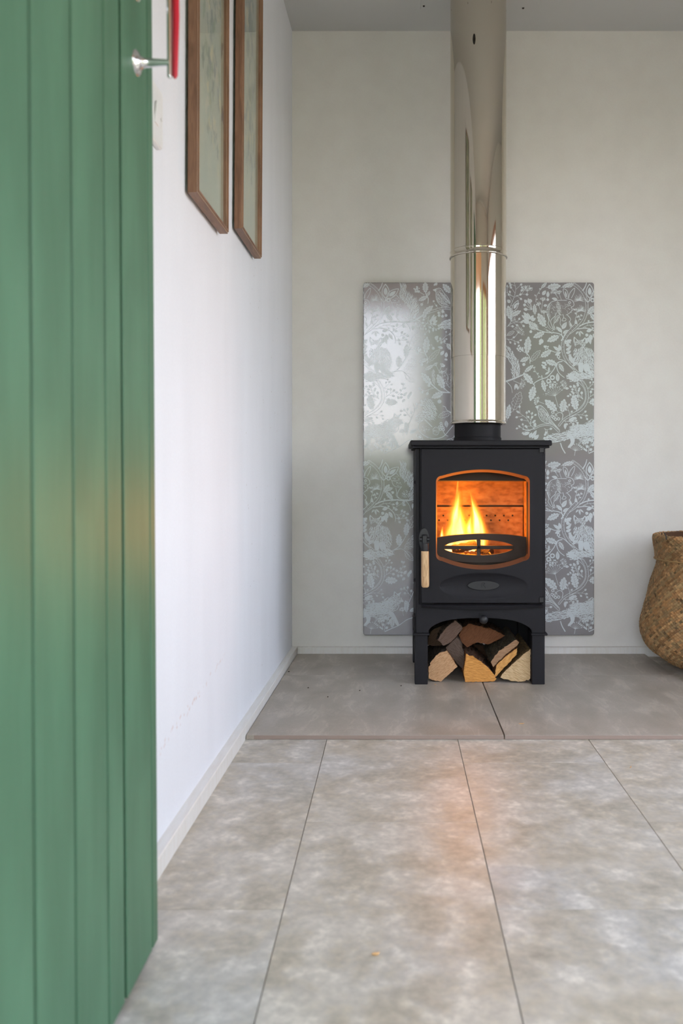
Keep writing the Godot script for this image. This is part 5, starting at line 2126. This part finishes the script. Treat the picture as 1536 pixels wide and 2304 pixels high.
	p.shape([110, 1280, 150, 1270, 200, 1310, 170, 1350, 130, 1340])
	# left of and around the fox
	p.curve([110, 1140, 180, 1220, 240, 1270], 10, 8)
	p.curve([100, 1100, 170, 1180, 260, 1260], 7, 6)
	for q in [[150, 1130, 145, 1030], [165, 1140, 185, 1060], [170, 1150, 225, 1120]]:
		p.leaf(P(q[0], q[1]), P(q[2], q[3]), 34)
	p.dots(P(122, 850), 26, 10, 12)
	for q in [[105, 960, 150, 900], [105, 1000, 145, 970], [110, 1040, 150, 1020]]:
		p.leaf(P(q[0], q[1]), P(q[2], q[3]), 30)
	# oak sprig right of the fox
	p.curve([500, 1240, 570, 1190, 640, 1080, 660, 1030], 11, 8)
	p.oak(P(560, 1190), P(560, 1040), 96)
	p.oak(P(650, 1060), P(665, 890), 90)
	p.curve([480, 1250, 580, 1230, 640, 1260, 700, 1330], 12, 7)
	p.oak(P(640, 1260), P(740, 1380), 90, 1)
	p.fur([640, 1150, 700, 1080, 760, 1060, 770, 1180, 700, 1240, 630, 1220], 24, 24, 7, -0.8, -0.4)
	p.oak(P(700, 960), P(820, 740), 120, 1)
	p.oak(P(905, 1010), P(925, 790), 110, 2)
	p.dots(P(800, 970), 44, 14, 13)
	p.curve([830, 990, 880, 1000, 905, 1020], 7, 7)
	p.berry(P(1005, 940), 19, P(980, 890))
	p.oak(P(930, 1080), P(815, 1120), 64)
	p.curve([905, 1010, 930, 1070, 930, 1140], 9, 9)
	p.oak(P(930, 1120), P(1085, 960), 80, 1)
	p.berry(P(855, 1150), 20, P(880, 1110))
	for q in [[1100, 1030, 1145, 970], [1170, 1060, 1175, 990], [1165, 1100, 1175, 1070], [1025, 820, 1070, 780]]:
		p.leaf(P(q[0], q[1]), P(q[2], q[3]), 42)
	p.sprig([1170, 880, 1110, 850, 1060, 830], 5, 42, 15, true)
	p.sprig([1110, 840, 1160, 790, 1210, 760], 3, 42, 12)
	p.leaf(P(1130, 940), P(1060, 920), 36)
	p.oak(P(1250, 960), P(1180, 880), 80)
	# oak leaf spray with little flowers
	p.oak(P(900, 1220), P(1005, 1160), 60)
	p.oak(P(980, 1410), P(850, 1260), 100, 0)
	p.oak(P(1140, 1460), P(1060, 1280), 110, 2)
	p.curve([960, 1380, 1020, 1440, 1100, 1500, 1220, 1515], 14, 14)
	p.curve([1140, 1450, 1180, 1490, 1220, 1515], 9, 10)
	p.sprig([1030, 1450, 960, 1470, 880, 1500], 3, 50, 19)
	p.oak(P(1130, 1520), P(985, 1580), 92, 2)
	p.berry(P(1085, 1630), 26, P(1080, 1560))
	p.umbel(P(1080, 1240), P(1110, 1180), 40, 6, 1.6, 6)
	p.umbel(P(1080, 1240), P(1045, 1170), 36, 6, 1.6, 6)
	p.umbel(P(1130, 1330), P(1120, 1270), 34, 7, 1.8, 5)
	p.fur([985, 1260, 1020, 1230, 1030, 1400, 1000, 1390], 13, 26, 5, 1.2, 0.8)
	p.leaf(P(1120, 1180), P(1160, 1160), 26)
	p.dots(P(1180, 1300), 60, 40, 4, 2.2)
	p.curve([1175, 1200, 1170, 1260, 1200, 1320, 1180, 1400, 1220, 1450], 6, 5)
	# bough with rose hips below the fox tail
	p.bough([250, 1370, 320, 1440, 345, 1540, 330, 1640, 260, 1730, 150, 1810, 100, 1830], 36, 30)
	p.sprig([300, 1600, 230, 1540, 190, 1450], 6, 52, 15)
	p.sprig([270, 1620, 200, 1590, 150, 1550], 4, 44, 14)
	p.oak(P(215, 1740), P(170, 1550), 118, 0)
	p.sprig([350, 1600, 420, 1550, 480, 1500], 5, 50, 17)
	p.sprig([350, 1470, 400, 1430, 430, 1390], 4, 40, 13)
	p.oak(P(380, 1640), P(540, 1640), 110)
	for q in [[600, 1590, 580, 1560], [640, 1600, 600, 1640], [680, 1600, 690, 1530], [620, 1560, 660, 1510], [700, 1560, 720, 1500], [560, 1600, 540, 1560]]:
		p.leaf(P(q[0], q[1]), P(q[2], q[3]), 34)
	p.sprig([550, 1540, 590, 1500, 620, 1420], 4, 44, 14, true)
	p.sprig([140, 1830, 230, 1800, 330, 1810], 5, 46, 14)
	p.leaf(P(120, 1880), P(210, 1830), 40)
	p.sprig([120, 1920, 170, 1890, 220, 1900], 3, 34, 12)
	# walking fox
	p.fur([120, 1990, 160, 1940, 280, 1940, 400, 1900, 500, 1830, 560, 1850, 600, 1890, 560, 1950, 470, 2040, 360, 2080, 220, 2080, 140, 2090], 20, 32, 10, 2.9, 2.5)
	p.shape([490, 1830, 500, 1780, 540, 1810, 590, 1790, 570, 1840, 620, 1905, 600, 1920, 540, 1900, 510, 1900])
	p.fur([500, 1830, 560, 1830, 590, 1890, 520, 1900], 15, 18, 5, 0.9, 0.5, 0)
	p.shape([508, 1825, 512, 1800, 530, 1822], 0)
	p.dot(P(556, 1856), 6, 0)
	p.curve([560, 1960, 540, 2010, 490, 2040], 8, 6)
	p.shape([130, 2080, 190, 2110, 180, 2180, 120, 2230, 105, 2215, 140, 2160])
	p.curve([230, 2080, 265, 2140, 250, 2190, 310, 2240, 350, 2270], 18, 22)
	p.curve([240, 2090, 262, 2140, 250, 2190, 310, 2240], 8, 10, 0)
	p.shape([420, 2060, 480, 2050, 530, 2130, 560, 2210, 530, 2220, 480, 2140])
	p.shape([440, 2080, 470, 2110, 430, 2160, 450, 2190, 480, 2150, 500, 2100])
	p.curve([115, 2000, 105, 2060, 130, 2090], 8, 8)
	# plants under the fox and the small upside squirrel
	p.dots(P(330, 2150), 46, 34, 7)
	p.umbel(P(350, 2250), P(330, 2180), 34, 7, 2.2, 7)
	p.sprig([370, 2290, 380, 2230, 410, 2160], 4, 60, 18, true)
	p.oak(P(470, 2250), P(480, 2130), 70)
	p.curve([380, 2300, 470, 2260, 560, 2220, 660, 2150, 740, 2120], 12, 9)
	p.umbel(P(190, 2330), P(200, 2270), 90, 9, 2.4, 5)
	p.umbel(P(620, 2100), P(610, 2040), 44, 10, 2.2, 5)
	p.oak(P(680, 1990), P(640, 1900), 80)
	p.oak(P(660, 2050), P(650, 1930), 72)
	p.curve([690, 1920, 730, 1830, 760, 1740, 745, 1660], 10, 8)
	p.sprig([720, 1850, 680, 1800, 640, 1750], 4, 44, 16)
	p.sprig([760, 1740, 800, 1680, 850, 1650], 4, 44, 15, true)
	p.fur([870, 1650, 930, 1590, 1010, 1640, 1050, 1740, 1050, 1820, 980, 1880, 900, 1820, 880, 1740], 24, 42, 11, 0.1, 0.9)
	p.fur([770, 1850, 840, 1760, 920, 1770, 900, 1860, 810, 1900], 19, 28, 8, -0.6, -0.2)
	p.curve([820, 1900, 810, 1980, 860, 2050, 950, 2100, 1050, 2110, 1140, 2080, 1220, 1990, 1270, 1930], 9, 9)
	p.curve([900, 1870, 950, 1920, 990, 1960], 18, 8)
	p.curve([1000, 1990, 1040, 1960, 1080, 2000, 1060, 2060, 1010, 2050, 1000, 1990], 6, 6)
	p.dots(P(900, 1990), 60, 34, 4, 0.8)
	p.dots(P(1035, 2010), 30, 16, 4)
	for q in [[1085, 1960], [1100, 1990], [1110, 1940], [1130, 1970], [1135, 1995], [1105, 1915]]:
		p.ring(P(q[0], q[1]), 18)
	p.curve([1130, 2010, 1160, 2060, 1200, 2080], 7, 7)
	p.oak(P(1230, 1770), P(1070, 1830), 92, 1)
	p.curve([1130, 1690, 1160, 1700, 1180, 1740, 1230, 1770], 8, 8)
	p.oak(P(1180, 1960), P(1170, 1880), 60)
	p.leaf(P(790, 2060), P(870, 2120), 50, 1)
	p.leaf(P(700, 2040), P(800, 1990), 50)
	p.sprig([1180, 2130, 1230, 2110, 1270, 2140], 3, 40, 14)

	# --- right part of the repeat, measured in a view of the upper right of the panel
	p.view(5.76, Vector2(303, -15))
	p.sprig([150, 420, 200, 300, 230, 180, 210, 90], 7, 76, 15)
	p.sprig([200, 270, 130, 230, 120, 150], 3, 40, 14)
	p.sprig([230, 260, 300, 240, 350, 170], 5, 50, 15)
	p.umbel(P(380, 260), P(380, 200), 66, 9, 2.6, 8)
	p.leaf(P(160, 350), P(120, 310), 44)
	p.leaf(P(190, 460), P(260, 320), 64, 1)
	p.oak(P(160, 560), P(130, 390), 110, 0)
	p.oak(P(170, 520), P(295, 455), 76)
	p.umbel(P(130, 650), P(170, 590), 60, 6, 2.0, 6)
	p.sprig([120, 660, 190, 610, 290, 600], 5, 50, 15)
	for q in [[400, 560, 330, 470], [410, 570, 380, 480], [400, 580, 305, 510], [405, 590, 310, 580], [415, 600, 330, 605], [420, 570, 460, 510], [430, 580, 490, 550]]:
		p.leaf(P(q[0], q[1]), P(q[2], q[3]), 42)
	for q in [[440, 440, 390, 290], [430, 400, 420, 300], [410, 390, 340, 310], [400, 400, 325, 370], [440, 450, 330, 430]]:
		p.leaf(P((q[0] + q[2]) * 0.5, (q[1] + q[3]) * 0.5), P(q[2], q[3]), 40)
		p.curve([440, 440, (q[0] + q[2]) * 0.5, (q[1] + q[3]) * 0.5], 6, 5)
	p.oak(P(480, 500), P(470, 370), 66)
	p.sprig([490, 340, 500, 260, 550, 180], 4, 30, 8, true)
	p.leaf(P(575, 250), P(620, 190), 46)
	p.leaf(P(645, 280), P(648, 200), 40)
	p.berry(P(645, 310), 17, P(645, 285))
	p.oak(P(560, 160), P(630, 90), 50)
	p.oak(P(640, 150), P(810, 130), 100, 2)
	p.oak(P(830, 150), P(960, 100), 60)
	p.umbel(P(560, 480), P(580, 330), 40, 8, 1.7, 6)
	p.umbel(P(560, 470), P(530, 390), 40, 8, 1.7, 6)
	p.umbel(P(600, 590), P(595, 490), 34, 8, 1.9, 6)
	p.leaf(P(590, 390), P(640, 380), 34)
	p.oak(P(610, 660), P(520, 490), 116, 2)
	p.umbel(P(780, 290), P(740, 230), 50, 8, 1.8, 7)
	p.umbel(P(820, 310), P(795, 240), 42, 7, 1.8, 7)
	p.leaf(P(770, 310), P(695, 290), 36)
	# rabbit
	p.curve([890, 320, 820, 318, 740, 325, 680, 350, 640, 420, 635, 480, 660, 550, 665, 590], 8, 7)
	p.curve([880, 290, 850, 220, 848, 170, 890, 190, 910, 250, 905, 290], 8, 7)
	p.curve([915, 290, 935, 220, 990, 160, 985, 220, 950, 290], 8, 7)
	p.leaf(P(890, 280), P(870, 200), 22)
	p.curve([885, 300, 900, 300, 960, 320, 985, 370, 970, 400, 950, 405, 960, 440, 930, 480, 880, 510], 8, 7)
	p.ring(P(928, 348), 17)
	p.dots(P(860, 400), 60, 20, 4, 0.6)
	p.curve([940, 385, 900, 370, 850, 400], 5, 3)
	p.curve([940, 390, 900, 390, 860, 430], 5, 3)
	p.fur([640, 400, 680, 350, 700, 370, 670, 450, 680, 540, 650, 520], 17, 20, 6, 2.0, 1.6)
	p.fur([760, 350, 800, 360, 820, 500, 780, 480], 15, 28, 6, 0.2, 0.4)
	p.dots(P(720, 440), 60, 30, 4)
	p.dots(P(930, 450), 40, 18, 4)
	p.curve([755, 480, 740, 520, 690, 570, 685, 610, 720, 690, 735, 680, 720, 630, 760, 580, 795, 520, 765, 515], 8, 7)
	p.fur([740, 530, 790, 530, 770, 600, 720, 610], 11, 12, 4, 0.8, 1.0)
	p.curve([795, 530, 810, 570, 805, 620, 830, 670], 7, 6)
	p.curve([840, 500, 850, 540, 830, 580, 870, 585, 880, 560, 850, 545], 8, 7)
	p.curve([900, 510, 940, 560, 930, 600, 955, 650], 8, 7)
	p.dots(P(680, 690), 80, 46, 4, 0.8)
	p.curve([635, 500, 660, 580, 650, 620, 690, 680, 730, 700], 7, 6)
	# bough below the rabbit
	p.leaf(P(830, 690), P(890, 600), 54, 2)
	p.leaf(P(830, 730), P(755, 660), 44)
	p.leaf(P(840, 745), P(930, 705), 44, 2)
	p.leaf(P(850, 770), P(905, 775), 36)
	p.bough([1010, 640, 930, 720, 880, 790, 845, 860, 840, 960, 870, 1060, 930, 1150, 1000, 1225], 44, 36)
	p.curve([850, 800, 810, 760, 740, 740, 640, 735, 560, 715, 500, 690], 12, 9)
	p.curve([820, 700, 830, 780, 850, 830], 9, 9)
	p.fur([405, 620, 450, 600, 510, 640, 520, 700, 470, 700, 420, 680], 15, 36, 8, 0.9, 0.5)
	p.berry(P(425, 725), 18, P(435, 680))
	p.curve([620, 700, 680, 730, 700, 740], 8, 8)
	p.oak(P(600, 735), P(460, 800), 86, 2)
	p.berry(P(560, 850), 30, P(560, 800))
	p.dot(P(545, 880), 16)
	p.oak(P(790, 780), P(640, 850), 96, 0)
	p.umbel(P(215, 800), P(260, 740), 70, 9, 2.6, 8)
	p.sprig([110, 820, 180, 830, 250, 860], 4, 40, 13)
	p.oak(P(120, 770), P(210, 720), 54, 1)
	p.oak(P(375, 1010), P(395, 790), 112, 2)
	p.dots(P(285, 940), 46, 14, 13)
	p.curve([320, 980, 360, 1000, 390, 1030], 7, 7)
	p.oak(P(400, 1060), P(290, 1110), 70)
	p.curve([380, 1010, 410, 1060, 415, 1140], 9, 8)
	p.oak(P(420, 1110), P(545, 970), 76, 1)
	p.berry(P(335, 1150), 20, P(360, 1110))
	p.oak(P(345, 1250), P(455, 1160), 62)
	p.oak(P(555, 1050), P(690, 970), 92, 2)
	p.curve([690, 970, 740, 990, 800, 975], 9, 9)
	p.curve([610, 910, 640, 920, 650, 950, 690, 970], 7, 8)
	p.dots(P(625, 925), 26, 8, 10)
	for q in [[800, 975, 715, 915], [810, 970, 790, 890], [740, 1030, 815, 990], [880, 900, 935, 900], [880, 960, 940, 945], [880, 1000, 940, 995]]:
		p.leaf(P(q[0], q[1]), P(q[2], q[3]), 38)
	p.dots(P(900, 860), 36, 14, 11)
	p.ring(P(785, 1050), 22, P(790, 1080))
	p.curve([785, 1080, 850, 1100, 920, 1160, 1000, 1220], 10, 8)
	p.curve([830, 1110, 770, 1130, 720, 1220, 640, 1310, 560, 1340, 500, 1370, 460, 1400], 12, 10)
	p.curve([770, 1130, 760, 1180, 790, 1260, 860, 1320], 12, 8)
	p.oak(P(760, 1150), P(620, 1100), 92, 0)
	p.oak(P(790, 1140), P(850, 1240), 66, 2)
	p.dots(P(585, 1160), 38, 10, 14)
	p.leaf(P(660, 1240), P(660, 1180), 24)
	p.curve([600, 1200, 660, 1240, 690, 1230], 6, 6)
	p.leaf(P(610, 1280), P(670, 1240), 26)
	p.sprig([590, 1330, 520, 1290, 465, 1200], 5, 30, 8, true)
	p.leaf(P(775, 1370), P(770, 1260), 50, 2)
	p.ring(P(705, 1320), 32, P(670, 1290))
	p.ring(P(655, 1365), 30, P(640, 1320))
	for q in [[940, 1110, 925, 1030], [955, 1130, 960, 1050], [965, 1170, 1020, 1130]]:
		p.leaf(P(q[0], q[1]), P(q[2], q[3]), 34)
	# tail of the squirrel of the hidden middle
	p.fur([110, 900, 180, 980, 240, 1060, 290, 1180, 270, 1290, 190, 1330, 180, 1250, 170, 1150, 110, 1050], 24, 44, 11, 1.0, 1.5)
	p.curve([100, 1370, 190, 1340, 260, 1310, 330, 1280], 22, 14)
	p.umbel(P(200, 1360), P(290, 1400), 56, 9, 3.2, 9)
	p.curve([120, 1380, 170, 1440, 185, 1520], 8, 5)
	p.leaf(P(230, 1400), P(215, 1480), 24)
	p.leaf(P(235, 1400), P(260, 1480), 28)
	p.oak(P(450, 1400), P(330, 1260), 98, 0)
	p.oak(P(470, 1430), P(420, 1620), 112, 2)
	p.curve([460, 1400, 475, 1430], 9, 9)
	p.oak(P(575, 1350), P(610, 1500), 72, 0)
	# umbels and dots
	p.dots(P(700, 1410), 70, 26, 9, 0.6)
	p.umbel(P(780, 1700), P(740, 1560), 130, 9, 2.2, 11)
	p.umbel(P(790, 1440), P(830, 1420), 52, 10, 3.0, 8)
	p.leaf(P(870, 1460), P(920, 1460), 32)
	p.umbel(P(600, 1660), P(525, 1630), 52, 11, 2.6, 6)
	p.oak(P(200, 1740), P(290, 1510), 140, 1)
	p.oak(P(120, 1860), P(150, 1670), 92, 0)
	p.oak(P(760, 1750), P(610, 1610), 120, 0)
	p.oak(P(830, 1770), P(860, 1600), 116, 2)
	# second bird
	p.curve([520, 1750, 500, 1700, 545, 1680, 590, 1710, 640, 1770, 690, 1870, 790, 1990], 8, 7)
	p.shape([483, 1698, 522, 1684, 518, 1722])
	p.curve([520, 1750, 530, 1820, 570, 1880, 640, 1910, 690, 1900], 8, 7)
	p.fur([530, 1750, 590, 1730, 680, 1850, 650, 1900, 570, 1860], 17, 20, 7, 0.7, 1.1)
	p.fur([515, 1705, 550, 1690, 580, 1710, 560, 1745, 525, 1740], 12, 10, 4, 0.4, 1.2)
	p.dot(P(545, 1702), 8, 0)
	p.curve([600, 1750, 680, 1880, 800, 2000], 9, 6)
	p.curve([660, 1890, 740, 1960, 790, 2010], 9, 6)
	p.bough([470, 1980, 540, 1945, 620, 1930, 700, 1940, 760, 1990, 790, 2020], 26, 32)
	p.sprig([470, 1980, 420, 1930, 370, 1850, 280, 1780], 7, 70, 15)
	p.sprig([420, 1940, 430, 1860, 440, 1800], 4, 46, 14)
	p.leaf(P(475, 1960), P(485, 1900), 34)
	p.curve([320, 1990, 400, 2000, 470, 1980], 8, 10)
	p.sprig([420, 2010, 360, 2000, 290, 1960], 4, 44, 13)
	p.sprig([600, 1980, 640, 2010, 640, 2080], 5, 44, 16)
	for q in [[410, 2030, 320, 2060], [410, 2100, 440, 2030], [440, 2110, 500, 2000], [470, 2120, 530, 2060]]:
		p.leaf(P(q[0], q[1]), P(q[2], q[3]), 44)
	# second bough, ring berries and oak leaves above the walking fox's tail
	p.bough([1100, 1380, 1150, 1480, 1150, 1620, 1080, 1730, 960, 1800, 860, 1860, 790, 1940], 38, 30)
	p.sprig([1100, 1590, 1040, 1530, 1000, 1450], 5, 50, 15)
	p.curve([830, 1860, 840, 1800, 800, 1770, 740, 1800], 9, 7)
	for q in [[710, 1770], [700, 1820], [745, 1860], [785, 1855], [722, 1840]]:
		p.ring(P(q[0], q[1]), 20, P(760, 1800))
	p.sprig([930, 1820, 920, 1760, 900, 1710], 3, 40, 14)
	p.leaf(P(920, 1890), P(1005, 1830), 44)
	p.leaf(P(870, 1910), P(870, 1990), 36)
	p.sprig([850, 1880, 930, 1890, 1000, 1880], 5, 40, 13)
	# tail and hind legs of the walking fox reach over the edge of the repeat
	p.fur([600, 2120, 700, 2050, 800, 2040, 920, 2010, 960, 2090, 880, 2130, 760, 2160, 650, 2170], 22, 40, 11, -0.4, -0.2)
	p.fur([900, 2060, 980, 1950, 1120, 1920, 1250, 1860, 1290, 2080, 1150, 2150, 1020, 2120, 930, 2110], 20, 32, 10, 2.9, 2.6)
	p.curve([810, 2170, 830, 2230, 870, 2300], 12, 14)
	return p


func build_print_material() -> void:
	var p := paint_pattern()
	var rgb := PackedByteArray()
	rgb.resize(Print.W * Print.H * 3)
	var rough := PackedByteArray()
	rough.resize(Print.W * Print.H)
	for i in Print.W * Print.H:
		var on := p.m[i] > 127
		rgb[i * 3] = 198 if on else 134
		rgb[i * 3 + 1] = 207 if on else 131
		rgb[i * 3 + 2] = 211 if on else 134
		rough[i] = 118 if on else 30
	M.panel = mat(Color.WHITE, 1.0)
	M.panel.albedo_texture = texture(Print.W, Print.H, rgb)
	M.panel.roughness_texture = texture(Print.W, Print.H, rough, false)
	M.panel.metallic_specular = 0.6
	M.panel.clearcoat_enabled = true
	M.panel.clearcoat = 0.8
	M.panel.clearcoat_roughness = 0.12
